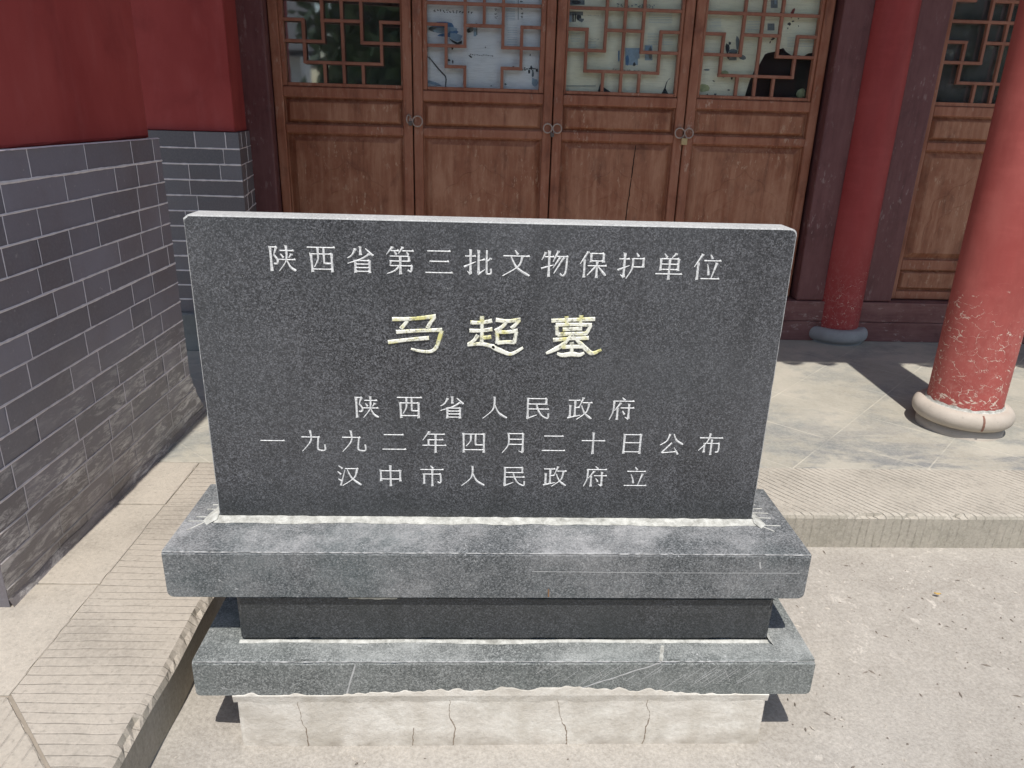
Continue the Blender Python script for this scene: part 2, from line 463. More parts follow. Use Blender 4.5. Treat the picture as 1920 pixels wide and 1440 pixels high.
def column_mat(name, base, light, zc, amount):
    k = NT(name)
    n1 = k.noise(6, 5, 0.6, vec=k.map((1, 1, 0.5)))
    c = k.mix(k.ramp(n1, [(0.32, 0), (0.7, 1)]), base, light)
    bands = k.noise(20, 4, 0.6, vec=k.map((0.25, 0.25, 1)))
    c = k.mix(k.math('MULTIPLY', k.ramp(bands, [(0.5, 0), (0.7, 1)]), 0.25), c, tuple(min(1, x * 1.25) for x in light))
    z = k.sep()[2]
    zone = k.rng(z, zc + 0.50, zc + 0.02)
    big = k.noise(5, 4, 0.6, vec=k.map(loc=(4, 2, 6)))
    warpv = k.n('ShaderNodeVectorMath', operation='ADD')
    ns = k.n('ShaderNodeTexNoise')
    k.put(ns.inputs['Vector'], k.pos)
    ns.inputs['Scale'].default_value = 22
    ns.inputs['Detail'].default_value = 5
    sc_ = k.n('ShaderNodeVectorMath', operation='SCALE')
    k.put(sc_.inputs[0], ns.outputs['Color'])
    sc_.inputs['Scale'].default_value = 0.07
    k.put(warpv.inputs[0], k.pos)
    k.put(warpv.inputs[1], sc_.outputs[0])
    crk = k.voro(15, vec=k.map((1, 1, 1.5), vec=warpv.outputs[0]), feature='DISTANCE_TO_EDGE')
    wd = k.math('MULTIPLY', k.math('MAXIMUM', k.math('ADD', k.math('MULTIPLY', zone, 0.62), k.math('MULTIPLY', k.math('SUBTRACT', big, 0.56), 2.2)), 0.0), amount * 0.13)
    wd = k.math('MULTIPLY', wd, k.ramp(k.noise(30, 5, 0.7, vec=k.map(loc=(2, 9, 1))), [(0.46, 0.0), (0.62, 1.0)]))
    m = k.math('LESS_THAN', crk, wd)
    h = k.noise(19, 6, 0.66, vec=k.map((1, 1, 2.3)), dist=0.9)
    thr = k.math('ADD', k.math('MULTIPLY', zone, 0.10), k.math('MULTIPLY', k.math('SUBTRACT', big, 0.5), 0.40))
    m2 = k.ramp(k.math('ADD', h, k.math('MULTIPLY', thr, amount)), [(0.675, 0), (0.685, 1)])
    m = k.math('MAXIMUM', m, m2)
    m = k.math('MULTIPLY', m, k.ramp(zone, [(0.0, 0.0), (0.25, 1)]))
    grime = k.math('MULTIPLY', k.ramp(k.noise(7, 6, 0.65, vec=k.map((1, 1, 0.3), loc=(3, 3, 3))), [(0.5, 0), (0.72, 1)]), 0.35)
    c = k.mix(grime, c, tuple(x * 0.55 for x in base))
    scuff = k.math('MULTIPLY', k.math('MULTIPLY', k.ramp(k.noise(60, 6, 0.75, vec=k.map((1, 1, 0.7))), [(0.5, 0), (0.68, 1)]), zone), 0.45)
    c = k.mix(scuff, c, (0.55, 0.30, 0.25))
    c = k.mix(m, c, (0.66, 0.53, 0.44))
    nb = k.bump(k.noise(40, 5, 0.6), 0.18, 0.002)
    nb = k.bump(k.math('MULTIPLY', m, -1.0), 0.5, 0.0015, nb)
    return k.done(c, 0.6, nb, 0.3)


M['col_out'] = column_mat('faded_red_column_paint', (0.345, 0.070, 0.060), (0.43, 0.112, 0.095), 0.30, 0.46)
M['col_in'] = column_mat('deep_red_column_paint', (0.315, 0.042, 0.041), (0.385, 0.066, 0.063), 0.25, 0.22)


def stone(name, a, b, spots=0.3):
    k = NT(name)
    c = k.mix(k.ramp(k.noise(7, 6, 0.62), [(0.3, 0), (0.7, 1)]), a, b)
    c = k.mix(k.math('MULTIPLY', k.ramp(k.noise(55, 4, 0.7), [(0.6, 0), (0.72, 1)]), spots), c, tuple(x * 0.45 for x in a))
    return k.done(c, 0.8, k.bump(k.noise(60, 5, 0.7), 0.35, 0.003), 0.3)


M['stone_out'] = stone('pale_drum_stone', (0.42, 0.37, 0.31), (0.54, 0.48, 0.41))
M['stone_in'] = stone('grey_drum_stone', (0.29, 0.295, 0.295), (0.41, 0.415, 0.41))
M['stone_plinth'] = stone('dark_plinth_stone', (0.17, 0.175, 0.17), (0.30, 0.30, 0.28))


def paper_mat(name, a, b):
    k = NT(name)
    c = k.mix(k.ramp(k.noise(5, 5, 0.6), [(0.3, 0), (0.7, 1)]), a, b)
    ln = k.noise(30, 2, 0.5, vec=k.map((0.6, 1, 6)))
    c = k.mix(k.math('MULTIPLY', k.ramp(ln, [(0.5, 0), (0.62, 1)]), 0.16), c, tuple(x * 0.45 for x in a))
    return k.done(c, 0.85, None, 0.2)


M['paper_blue'] = paper_mat('bluish_white_paper', (0.80, 0.83, 0.83), (0.92, 0.93, 0.92))
M['paper_cream'] = paper_mat('yellowed_paper', (0.80, 0.78, 0.59), (0.90, 0.88, 0.71))
M['ink'] = flat('black_ink', (0.035, 0.04, 0.045), 0.8)
M['ink_grey'] = flat('grey_ink', (0.17, 0.20, 0.21), 0.8, 0.5, 60)
M['ink_blue'] = flat('blue_ink', (0.10, 0.21, 0.38), 0.8, 0.5, 50)
M['ink_pale'] = flat('pale_blue_ink', (0.32, 0.43, 0.52), 0.8, 0.4, 70)
M['ink_red'] = flat('dull_red_ink', (0.25, 0.05, 0.035), 0.8)
M['leafpaper'] = flat('crumpled_green_paper', (0.42, 0.46, 0.25), 0.8, 0.35, 40)


def glass_mat(name, ior, dust):
    m = bpy.data.materials.new(name)
    m.use_nodes = True
    t = m.node_tree
    t.nodes.clear()
    out = t.nodes.new('ShaderNodeOutputMaterial')
    tr = t.nodes.new('ShaderNodeBsdfTransparent')
    tr.inputs[0].default_value = (0.99, 0.995, 0.99, 1)
    gl = t.nodes.new('ShaderNodeBsdfGlossy')
    gl.inputs['Roughness'].default_value = 0.03
    gl.inputs[0].default_value = (0.95, 0.97, 1, 1)
    mx = t.nodes.new('ShaderNodeMixShader')
    fr = t.nodes.new('ShaderNodeFresnel')
    fr.inputs[0].default_value = ior
    ns = t.nodes.new('ShaderNodeTexNoise')
    ns.inputs['Scale'].default_value = 3.0
    bp = t.nodes.new('ShaderNodeBump')
    bp.inputs['Strength'].default_value = 0.06
    bp.inputs['Distance'].default_value = 0.01
    g = t.nodes.new('ShaderNodeNewGeometry')
    t.links.new(g.outputs['Position'], ns.inputs['Vector'])
    t.links.new(ns.outputs['Fac'], bp.inputs['Height'])
    t.links.new(bp.outputs[0], gl.inputs['Normal'])
    t.links.new(fr.outputs[0], mx.inputs[0])
    t.links.new(tr.outputs[0], mx.inputs[1])
    t.links.new(gl.outputs[0], mx.inputs[2])
    du = t.nodes.new('ShaderNodeBsdfDiffuse')  # thin grey dust film, also put in as a grey-blue sheen on dark panes
    du.inputs[0].default_value = (0.55, 0.56, 0.58, 1)
    dn = t.nodes.new('ShaderNodeTexNoise')
    dn.inputs['Scale'].default_value = 9.0
    dn.inputs['Detail'].default_value = 6.0
    t.links.new(g.outputs['Position'], dn.inputs['Vector'])
    dr_ = t.nodes.new('ShaderNodeMapRange')
    dr_.inputs[1].default_value, dr_.inputs[2].default_value = 0.35, 0.7
    dr_.inputs[3].default_value, dr_.inputs[4].default_value = dust * 0.4, dust
    t.links.new(dn.outputs['Fac'], dr_.inputs[0])
    m2 = t.nodes.new('ShaderNodeMixShader')
    t.links.new(dr_.outputs[0], m2.inputs[0])
    t.links.new(mx.outputs[0], m2.inputs[1])
    t.links.new(du.outputs[0], m2.inputs[2])
    t.links.new(m2.outputs[0], out.inputs[0])
    return m


M['glass'] = glass_mat('window_glass', 1.3, 0.03)
M['glass_plain'] = glass_mat('plain_window_glass', 1.75, 0.12)
M['glass_mirror'] = glass_mat('reflecting_window_glass', 2.7, 0.07)
M['roof_tile'] = flat('grey_roof_tile', (0.10, 0.105, 0.11), 0.8, 0.3, 20)
M['wood_dark'] = flat('soffit_wood', (0.16, 0.06, 0.045), 0.7, 0.3, 20)
M['whitewash'] = flat('whitewashed_wall', (0.75, 0.75, 0.73), 0.85, 0.08, 5)
M['bark'] = flat('tree_bark', (0.10, 0.075, 0.055), 0.9, 0.4, 20)
M['leaf'] = flat('tree_leaves', (0.045, 0.085, 0.028), 0.6, 0.5, 6)
M['grit_a'] = flat('pale_grit', (0.55, 0.50, 0.43), 0.9, 0.3, 200)
M['grit_b'] = flat('dark_grit', (0.20, 0.17, 0.14), 0.9, 0.3, 200)
M['dry_leaf'] = flat('dry_leaf', (0.50, 0.33, 0.10), 0.8, 0.3, 200)


# ------------------------------------------------------------------ mesh helpers
def tag(o, label=None, cat=None, group=None, kind=None):
    for k, v in (('label', label), ('category', cat), ('group', group), ('kind', kind)):
        if v:
            o[k] = v
    return o


def empty(name, loc, label, cat, group=None):
    o = bpy.data.objects.new(name, None)
    o.empty_display_size = 0.1
    COL.objects.link(o)
    o.location = loc
    return tag(o, label, cat, group)


def root_loc(o):
    v = Vector((0, 0, 0))
    while o:
        v += o.location
        o = o.parent
    return v


class MB:
    """collects world-space faces, then links them as one mesh object"""
    def __init__(s):
        s.v, s.f, s.mi, s.sm = [], [], [], []
        s.tint = []

    def face(s, pts, mi=0, smooth=False, tint=0.5):
        b = len(s.v)
        s.v += [tuple(p) for p in pts]
        s.f.append(tuple(range(b, b + len(pts))))
        s.mi.append(mi)
        s.sm.append(smooth)
        s.tint.append(tint)

    def grid(s, rows, mi=0, smooth=False, closed=False):
        b = len(s.v)
        n = len(rows[0])
        for r in rows:
            s.v += [tuple(p) for p in r]
        for i in range(len(rows) - 1):
            for j in range(n if closed else n - 1):
                j2 = (j + 1) % n
                s.f.append((b + i * n + j, b + i * n + j2, b + (i + 1) * n + j2, b + (i + 1) * n + j))
                s.mi.append(mi)
                s.sm.append(smooth)
                s.tint.append(0.5)

    def box(s, x0, x1, y0, y1, z0, z1, mi=0, tint=0.5):
        b = len(s.v)
        s.v += [(x, y, z) for z in (z0, z1) for y in (y0, y1) for x in (x0, x1)]
        for q in ((0, 2, 3, 1), (4, 5, 7, 6), (0, 1, 5, 4), (2, 6, 7, 3), (0, 4, 6, 2), (1, 3, 7, 5)):
            s.f.append(tuple(b + i for i in q))
            s.mi.append(mi)
            s.sm.append(False)
            s.tint.append(tint)

    def lathe(s, cx, cy, prof, n=56, mi=0, wob=0.0):
        rows = []
        for r, z in prof:
            row = []
            for i in range(n):
                a = 2 * math.pi * i / n
                rr = r * (1 + wob * mn.noise(Vector((math.cos(a) * 1.7, math.sin(a) * 1.7, z * 9))))
                row.append((cx + rr * math.cos(a), cy + rr * math.sin(a), z))
            rows.append(row)
        s.grid(rows, mi, True, True)

    def tube(s, pts, r, n=8, closed=False, mi=0):
        pts = [Vector(p) for p in pts]
        rows = []
        m = len(pts)
        for i, p in enumerate(pts):
            a = pts[(i - 1) % m] if (closed or i > 0) else p
            c = pts[(i + 1) % m] if (closed or i < m - 1) else p
            t = (c - a).normalized()
            up = Vector((0, 1, 0)) if abs(t.y) < 0.9 else Vector((1, 0, 0))
            x = t.cross(up).normalized()
            y = x.cross(t)
            rr = r(i / (m - 1)) if callable(r) else r
            rows.append([p + rr * (math.cos(2 * math.pi * k / n) * x + math.sin(2 * math.pi * k / n) * y) for k in range(n)])
        if closed:
            rows.append(rows[0])
        s.grid(rows, mi, True, True)

    def build(s, name, mats, parent=None, bevel=0.0, seg=2, weld=False):
        me = bpy.data.meshes.new(name)
        off = root_loc(parent) if parent else Vector((0, 0, 0))
        me.from_pydata([Vector(p) - off for p in s.v], [], s.f)
        for m in (mats if isinstance(mats, (list, tuple)) else [mats]):
            me.materials.append(m)
        at = me.attributes.new('tint', 'FLOAT', 'FACE')
        at.data.foreach_set('value', s.tint)
        me.polygons.foreach_set('material_index', s.mi)
        me.polygons.foreach_set('use_smooth', s.sm)
        bm = bmesh.new()
        bm.from_mesh(me)
        if weld:
            bmesh.ops.remove_doubles(bm, verts=bm.verts, dist=1e-5)
        bmesh.ops.recalc_face_normals(bm, faces=bm.faces)
        if bevel:
            ed = [e for e in bm.edges if len(e.link_faces) == 2 and e.calc_face_angle() > 0.6]
            bmesh.ops.bevel(bm, geom=ed, offset=bevel, segments=seg, profile=0.5, affect='EDGES', clamp_overlap=True)
        bm.to_mesh(me)
        bm.free()
        o = bpy.data.objects.new(name, me)
        COL.objects.link(o)
        if parent:
            o.parent = parent
        return o


def linspace(a, b, step, edge):
    n = max(1, int(round((b - a - 2 * edge) / step)))
    return [a] + [a + edge + (b - a - 2 * edge) * i / n for i in range(n + 1)] + [b]


def rough_box(mb, x0, x1, y0, y1, z0, z1, step=0.02, edge=0.004, chip=0.004, freq=18, mi=0, warp=None, top_mi=None, seed=0.0, rbot=0.0, skip_edges=()):
    """a stone block whose arrises are worn: grid-divided box, edge vertices pulled in by noise"""
    X, Y, Z = linspace(x0, x1, step, edge), linspace(y0, y1, step, edge), linspace(z0, z1, step, edge)
    if rbot:
        for A in (X,):
            lo, hi = A[0], A[-1]
            ex = [lo + rbot * q for q in (0.15, 0.4, 0.7, 1.0)] + [hi - rbot * q for q in (0.15, 0.4, 0.7, 1.0)]
            A[:] = sorted(set(A) | set(ex))
        Z[:] = sorted(set(Z) | {Z[0] + rbot * q for q in (0.15, 0.4, 0.7, 1.0)})

    def P(x, y, z):
        ext = []
        for i, (v, a, b) in enumerate(((x, x0, x1), (y, y0, y1), (z, z0, z1))):
            if v == a and (i, 0) not in skip_edges:
                ext.append((i, 1.0))
            elif v == b and (i, 1) not in skip_edges:
                ext.append((i, -1.0))
        p = [x, y, z]
        if rbot and z < z0 + rbot:
            for sx, xe in ((1, x0), (-1, x1)):
                if abs(x - xe) < rbot:
                    u = 1 - abs(x - xe) / rbot
                    v = 1 - (z - z0) / rbot
                    m, l = max(u, v), math.hypot(u, v)
                    if l > 1e-6:
                        u2, v2 = u * m / l, v * m / l
                        p[0] = xe + sx * rbot * (1 - u2)
                        p[2] = z0 + rbot * (1 - v2)
        if len(ext) >= 2:
            q = Vector((x * freq + seed, y * freq + seed * 1.7, z * freq))
            c = max(0.0, mn.noise(q) * 0.6 + mn.noise(q * 2.7) * 0.35 + mn.noise(q * 6.1) * 0.2)
            d = min(edge * 0.93, edge * 0.30 + chip * c * 2.2)
            for i, sg in ext:
                p[i] += sg * d
        if warp:
            p = warp(*p)
        return p
    def side(A, B, f, m):
        mb.grid([[f(a, b) for b in B] for a in A], m)
    tm = mi if top_mi is None else top_mi
    side(X, Y, lambda a, b: P(a, b, z0), mi)
    side(X, Y, lambda a, b: P(a, b, z1), tm)
    side(X, Z, lambda a, b: P(a, y0, b), mi)
    side(X, Z, lambda a, b: P(a, y1, b), mi)
    side(Y, Z, lambda a, b: P(x0, a, b), mi)
    side(Y, Z, lambda a, b: P(x1, a, b), mi)


# ------------------------------------------------------------------ the yard and the platform
def smooth(a, b, v):
    t = min(1, max(0, (v - a) / (b - a)))
    return t * t * (3 - 2 * t)


def yard_h(x, y):
    return 0.03 * smooth(-0.1, 0.6, y) * smooth(-0.2, 0.9, x + 0.6) + 0.022 * smooth(-0.52, -0.72, x)


xs = [-80, -30, -10, -4, -2.5, -1.5] + [-1 + i * 0.06 for i in range(57)] + [2.6, 3.2, 4.5, 8, 20, 80]
ys = [-80, -40, -20, -8, -4, -2.4] + [-1.8 + i * 0.06 for i in range(45)] + [1.2, 2, 5, 12, 30, 80]
g = MB()
g.grid([[(x, y, yard_h(x, y) + (0.004 * mn.noise(Vector((x * 2.2, y * 2.2, 0))) if abs(x) < 3 and -2 < y < 0.45 else 0)) for y in ys] for x in xs], 0, True)
tag(g.build('ground', M['ground']), 'sandy beige concrete yard round the stone monument', 'ground', kind='structure')

PZ = 0.150
core = MB()
core.box(-3.2, 6.0, 0.64, 4.95, 0.0, 0.1455)
core.box(-3.2, -0.76, -0.44, 0.64, 0.0, 0.1455)
tag(core.build('platform', M['joint_dirt']), 'raised stone platform under the hall', 'platform', kind='structure')
t = MB()
rough_box(t, -3.0, 6.0, 0.911, 2.60, 0.1355, PZ, step=0.06, edge=0.002, chip=0.001)
tag(t.build('paving', M['tile']), 'stained grey and cream diagonal paving before the doors', 'paving', kind='structure')
t = MB()
rough_box(t, -0.702, 0.7, 0.578, 0.908, -0.03, PZ, step=0.016, edge=0.014, chip=0.010, seed=2.2, freq=14, skip_edges={(0, 0), (0, 1), (1, 1)})
rough_box(t, 0.703, 2.35, 0.578, 0.908, -0.03, PZ, step=0.016, edge=0.014, chip=0.010, seed=4.2, freq=14, skip_edges={(0, 0), (0, 1), (1, 1)})
rough_box(t, 2.353, 6.0, 0.578, 0.908, -0.03, PZ, step=0.03, edge=0.005, chip=0.006, seed=5.2)
tag(t.build('kerb', M['kerb_diag']), 'cream kerb with slanting chisel grooves right of the monument', 'kerb', kind='structure')


def warp_left(x, y, z):
    lo = -0.500 + (-0.702 - x) * 1.03
    if y < 0.3:
        tt = (y + 0.500) / 0.8
        y = lo + (0.3 - lo) * tt
    x = x + 0.006 * mn.noise(Vector((0, y * 5, 2))) * (1 if x > -0.8 else 0)
    return (x, y, z)


t = MB()
rough_box(t, -1.003, -0.704, -0.500, 0.612, -0.03, PZ, step=0.014, edge=0.020, chip=0.014, freq=10, seed=7.7, warp=warp_left, skip_edges={(0, 0), (1, 0), (1, 1)})
rough_box(t, -1.003, -0.7045, 0.6155, 0.905, 0.02, PZ + 0.001, step=0.018, edge=0.004, chip=0.006, seed=1.7)
tag(t.build('kerb', M['kerb_left']), 'long kerb with cross grooves left of the monument', 'kerb', kind='structure')


def warp_front(x, y, z):
    if x > -1.6:
        hi = -1.006 + (-0.195 - y) * 0.975
        tt = (x + 1.6) / (-1.006 + 1.6)
        x = -1.6 + (hi + 1.6) * tt
    return (x, y, z)


t = MB()
rough_box(t, -3.2, -1.006, -0.500, -0.195, -0.03, PZ, step=0.02, edge=0.005, chip=0.008, seed=3.3, warp=warp_front)
tag(t.build('kerb', M['kerb_front']), 'kerb corner with lengthwise grooves at the near left', 'kerb', kind='structure')
t = MB()
for a, b, sd in ((-0.192, 0.197, 1.0), (0.201, 0.611, 2.0), (0.616, 0.906, 3.0)):
    rough_box(t, -1.30, -1.0055, a, b, 0.1355, PZ + 0.0005 * sd - 0.001, step=0.03, edge=0.003, chip=0.003, seed=sd)
rough_box(t, -3.2, -1.31, -0.192, 0.906, 0.1355, PZ - 0.002, step=0.05, edge=0.003, chip=0.002, seed=6)
tag(t.build('pavement', M['kerb_smooth']), 'smooth cream stone slabs along the foot of the brick wall', 'pavement', kind='structure')

# grit and a few dry leaves
gr = MB()
for i in range(2600):
    x, y = random.uniform(-0.75, 1.9), random.uniform(-0.95, 0.55)
    if -0.60 < x < 0.68 and y > -0.22:
        continue
    if random.random() > 0.45 + 0.55 * mn.noise(Vector((x * 2.5, y * 2.5, 5))):
        continue
    s_ = random.choice((0.0012, 0.0018, 0.0024, 0.003))
    a = random.uniform(0, 3.14)
    z = yard_h(x, y) + 0.0015
    l = s_ * random.choice((1, 1, 1.6, 3, 4))
    q = [Vector((math.cos(a + 1.5708 * k) * (l if k % 2 == 0 else s_), math.sin(a + 1.5708 * k) * (l if k % 2 == 0 else s_), 0)) for k in range(4)]
    mi = 0 if random.random() < 0.5 else 1
    top = Vector((x, y, z + s_ * 0.9))
    for k in range(4):
        gr.face([Vector((x, y, z - 0.001)) + q[k], Vector((x, y, z - 0.001)) + q[(k + 1) % 4], top], mi)
tag(gr.build('grit', [M['grit_a'], M['grit_b']]), 'loose grit and specks scattered over the concrete', 'grit', kind='stuff')


def dry_leaf(x, y, z, a, ln, label):
    mb = MB()
    rows = []
    for i in range(7):
        u = i / 6
        wd = ln * 0.24 * math.sin(math.pi * (0.08 + 0.88 * u))
        c = Vector((x + math.cos(a) * ln * (u - 0.5), y + math.sin(a) * ln * (u - 0.5), z + 0.004 + 0.006 * abs(u - 0.5)))
        n_ = Vector((-math.sin(a), math.cos(a), 0))
        rows.append([c - n_ * wd + Vector((0, 0, 0.003)), c, c + n_ * wd + Vector((0, 0, 0.003))])
    mb.grid(rows, 0, True)
    tag(mb.build('fallen_leaf', M['dry_leaf']), label, 'leaf', 'fallen leaves on the yard')


dry_leaf(1.79, 0.55, 0.028, 0.3, 0.035, 'yellow dry leaf at the kerb foot by the right edge')
dry_leaf(1.33, 0.33, 0.024, -0.2, 0.02, 'small brown leaf lying on open concrete right of the monument')

# ------------------------------------------------------------------ the stone monument
mon = empty('stone_monument', (0.04, 0.0, 0.0), 'dark granite monument tablet with white Chinese inscription on stacked stone slabs', 'monument')
# tablet with cut corners: prism of an outline in x-z
TX, TB, TT, TY0, TY1 = 0.6, GZ - 0.004, GZ + 0.6628, 0.0, 0.066


def tablet():
    out = [(-TX, TB), (TX, TB)]
    rc = 0.0125
    for i in range(6):
        a = i / 5 * math.pi / 2
        out.append((TX - rc + rc * math.cos(a), TT - rc + rc * math.sin(a)))
    for i in range(2):
        out.append(((-TX + 0.009, TT), (-TX, TT - 0.007))[i])
    mb = MB()
    # front with a tiny bevel
    ins = []
    n = len(out)
    cx, cz = 0.0, (TB + TT) / 2
    b = 0.0025
    for x, z in out:
        ins.append((x - b * (1 if x > 0 else -1), z - b * (1 if z > cz else -1)))
    mb.face([(x, TY0, z) for x, z in ins], 0)
    mb.face([(x, TY1, z) for x, z in ins], 0)
    steps = 90
    for i in range(n):
        (xa, za), (xb, zb) = out[i], out[(i + 1) % n]
        (ia, ja), (ib, jb) = ins[i], ins[(i + 1) % n]
        rows = []
        L = max(1, int(math.hypot(xb - xa, zb - za) / 0.012))
        r0, r1, r2, r3 = [], [], [], []
        for s_ in range(L + 1):
            u = s_ / L
            x, z = xa + (xb - xa) * u, za + (zb - za) * u
            xi, zi = ia + (ib - ia) * u, ja + (jb - ja) * u
            c = 0.0
            if 0 < s_ < L:
                q = Vector((x * 33, z * 33, 1.3))
                c = max(0, mn.noise(q) * 0.6 + mn.noise(q * 2.3) * 0.5) * 0.0035
            dx, dz = (xi - x), (zi - z)
            l = math.hypot(dx, dz) or 1
            r0.append((xi + dx / l * c, TY0, zi + dz / l * c))
            r1.append((x + dx / l * c * 0.2, TY0 + b + c, z + dz / l * c * 0.2))
            r2.append((x, TY1 - b, z))
            r3.append((xi, TY1, zi))
        mb.grid([r0, r1], 1)
        mb.grid([r1, r2], 1)
        mb.grid([r2, r3], 1)
    return mb.build('tablet', [M['tablet'], M['cut']], mon)


TAB = tablet()

# --- slabs
sl = MB()
rough_box(sl, -0.676, 0.686, -0.1347, 0.164, GZ - 0.113, GZ - 0.0005, step=0.012, edge=0.006, chip=0.0045, freq=16, seed=1.1, rbot=0.016)
sl.build('upper_slab', M['slab'], mon)
sl = MB()
rough_box(sl, -0.5395, 0.6285, -0.1215, 0.135, GZ - 0.2335, GZ - 0.1135, step=0.012, edge=0.009, chip=0.007, freq=20, seed=3.1)
sl.build('neck_block', M['tablet'], mon)
sl = MB()
rough_box(sl, -0.6224, 0.7124, -0.188, 0.19, GZ - 0.3242, GZ - 0.234, step=0.012, edge=0.008, chip=0.006, freq=13, seed=5.4, rbot=0.012)
sl.build('lower_slab', M['slab_low'], mon)
sl = MB()
rough_box(sl, -0.5377, 0.6168, -0.1865, 0.16, -0.02, GZ - 0.3246, step=0.012, edge=0.004, chip=0.006, freq=11, seed=8.8)
BASE = sl.build('cement_base', M['base'], mon)


def ribbon(mb, pts, wid, lift, mi=0, nrm=Vector((0, -1, 0)), jit=0.0, flat_=False):
    """a thin ridge following pts on a surface with the given normal"""
    pts = [Vector(p) for p in pts]
    rows = []
    m = len(pts)
    for i, p in enumerate(pts):
        t_ = (pts[min(m - 1, i + 1)] - pts[max(0, i - 1)]).normalized()
        s_ = t_.cross(nrm).normalized()
        wd = wid(i / max(1, m - 1)) if callable(wid) else wid
        if jit:
            wd *= 1 + jit * random.uniform(-1, 1)
        if flat_:
            rows.append([p - s_ * wd / 2, p - s_ * wd * 0.32 + nrm * lift, p + s_ * wd * 0.32 + nrm * lift, p + s_ * wd / 2])
        else:
            rows.append([p - s_ * wd / 2, p + nrm * lift, p + s_ * wd / 2])
    mb.grid(rows, mi)


def wander(a, b, n, amp, axis):
    a, b = Vector(a), Vector(b)
    out = []
    for i in range(n + 1):
        p = a.lerp(b, i / n)
        k_ = amp * mn.noise(Vector((p.x * 30, p.z * 30, p.y * 30 + a.x * 7))) + amp * 0.6 * mn.noise(Vector((p.x * 90, p.z * 90, 4)))
        out.append(p + Vector(axis) * k_)
    return out


# mortar beds
mo = MB()
rows = [[], [], []]
for i in range(161):
    x = -0.606 + 1.214 * i / 160
    q = Vector((x * 14, 0.3, 0))
    d = 0.012 + 0.006 * mn.noise(q) + 0.012 * max(0, mn.noise(Vector((x * 5, 7, 0)))) + 0.004 * mn.noise(q * 4)
    rows[0].append((x, -0.0005, GZ + 0.007 + 0.002 * mn.noise(q * 3)))
    rows[1].append((x, -d * 0.55, GZ + 0.0035))
    rows[2].append((x, -d - 0.008, GZ + 0.0002))
mo.grid(rows, 0)
for sx, pts in ((-1, [((-0.601, 0.066, GZ + 0.012), (-0.616, 0.066, GZ)), ((-0.601, 0.03, GZ + 0.012), (-0.628, 0.02, GZ)), ((-0.601, -0.004, GZ + 0.008), (-0.632, -0.012, GZ)), ((-0.600, -0.012, GZ + 0.004), (-0.618, -0.030, GZ))]),
                (1, [((0.601, 0.066, GZ + 0.012), (0.612, 0.066, GZ)), ((0.601, 0.03, GZ + 0.012), (0.622, 0.02, GZ)), ((0.601, -0.004, GZ + 0.008), (0.628, -0.012, GZ)), ((0.600, -0.012, GZ + 0.004), (0.612, -0.030, GZ))])):
    mo.grid([[a for a, b in pts], [b for a, b in pts]], 0)
up = Vector((0, 0, 1))
for pts in ([(-0.622, -0.012, GZ), (-0.640, -0.036, GZ), (-0.652, -0.052, GZ)], [(-0.625, 0.004, GZ), (-0.652, 0.004, GZ)], [(-0.626, -0.014, GZ), (-0.664, -0.014, GZ)],
            [(-0.618, 0.038, GZ), (-0.640, 0.038, GZ)], [(-0.615, 0.058, GZ), (-0.634, 0.058, GZ)], [(0.615, -0.018, GZ), (0.638, -0.042, GZ)], [(0.618, -0.016, GZ), (0.660, -0.018, GZ)],
            [(0.618, 0.018, GZ), (0.650, 0.016, GZ)], [(0.616, 0.040, GZ), (0.652, 0.038, GZ)], [(0.615, 0.058, GZ), (0.645, 0.060, GZ)], [(0.613, 0.076, GZ), (0.634, 0.078, GZ)]):
    ribbon(mo, pts, 0.0035, 0.0012, 0, up)
mo.build('mortar_joint', M['mortar'], mon)
mo = MB()
rows = [[], [], []]
for i in range(161):
    x = -0.540 + 1.172 * i / 160
    q = Vector((x * 12, 2.3, 0))
    d = max(0.002, 0.007 + 0.006 * mn.noise(q * 0.6) + 0.002 * mn.noise(q * 2.2))
    z0 = GZ - 0.234
    rows[0].append((x, -0.122, z0 + 0.004 + 0.001 * mn.noise(q * 2)))
    rows[1].append((x, -0.122 - d * 0.5, z0 + 0.0035))
    rows[2].append((x, -0.122 - d, z0 + 0.0002))
mo.grid(rows, 0)
z0 = GZ - 0.234
mo.grid([[(0.6262, y, z0 + 0.010) for y in (-0.13, -0.06, 0.0, 0.135)], [(0.638 + 0.004 * mn.noise(Vector((0, y * 40, 0))), y, z0 + 0.0002) for y in (-0.138, -0.06, 0.0, 0.135)]], 0)
ribbon(mo, wander((0.385, -0.138, z0), (0.372, -0.187, z0), 8, 0.003, (1, 0, 0)), 0.007, 0.0015, 0, up, 0.3)
# pointing smeared under the upper slab
zt = GZ - 0.113
mo.grid([[(x, -0.1218, zt - 0.0095 - 0.0015 * mn.noise(Vector((x * 30, 0, 0)))) for x in [0.08 + 0.0273 * i for i in range(21)]],
         [(x, -0.1285, zt - 0.0065) for x in [0.08 + 0.0273 * i for i in range(21)]]], 0)
mo.grid([[(x, -0.1218, zt - 0.010 - 0.003 * (0.5 + mn.noise(Vector((x * 40, 3, 0))))) for x in [-0.30 + 0.008 * i for i in range(14)]],
         [(x, -0.130, zt - 0.002) for x in [-0.30 + 0.008 * i for i in range(14)]]], 0)
mo.build('mortar_joint', M['mortar'], mon)
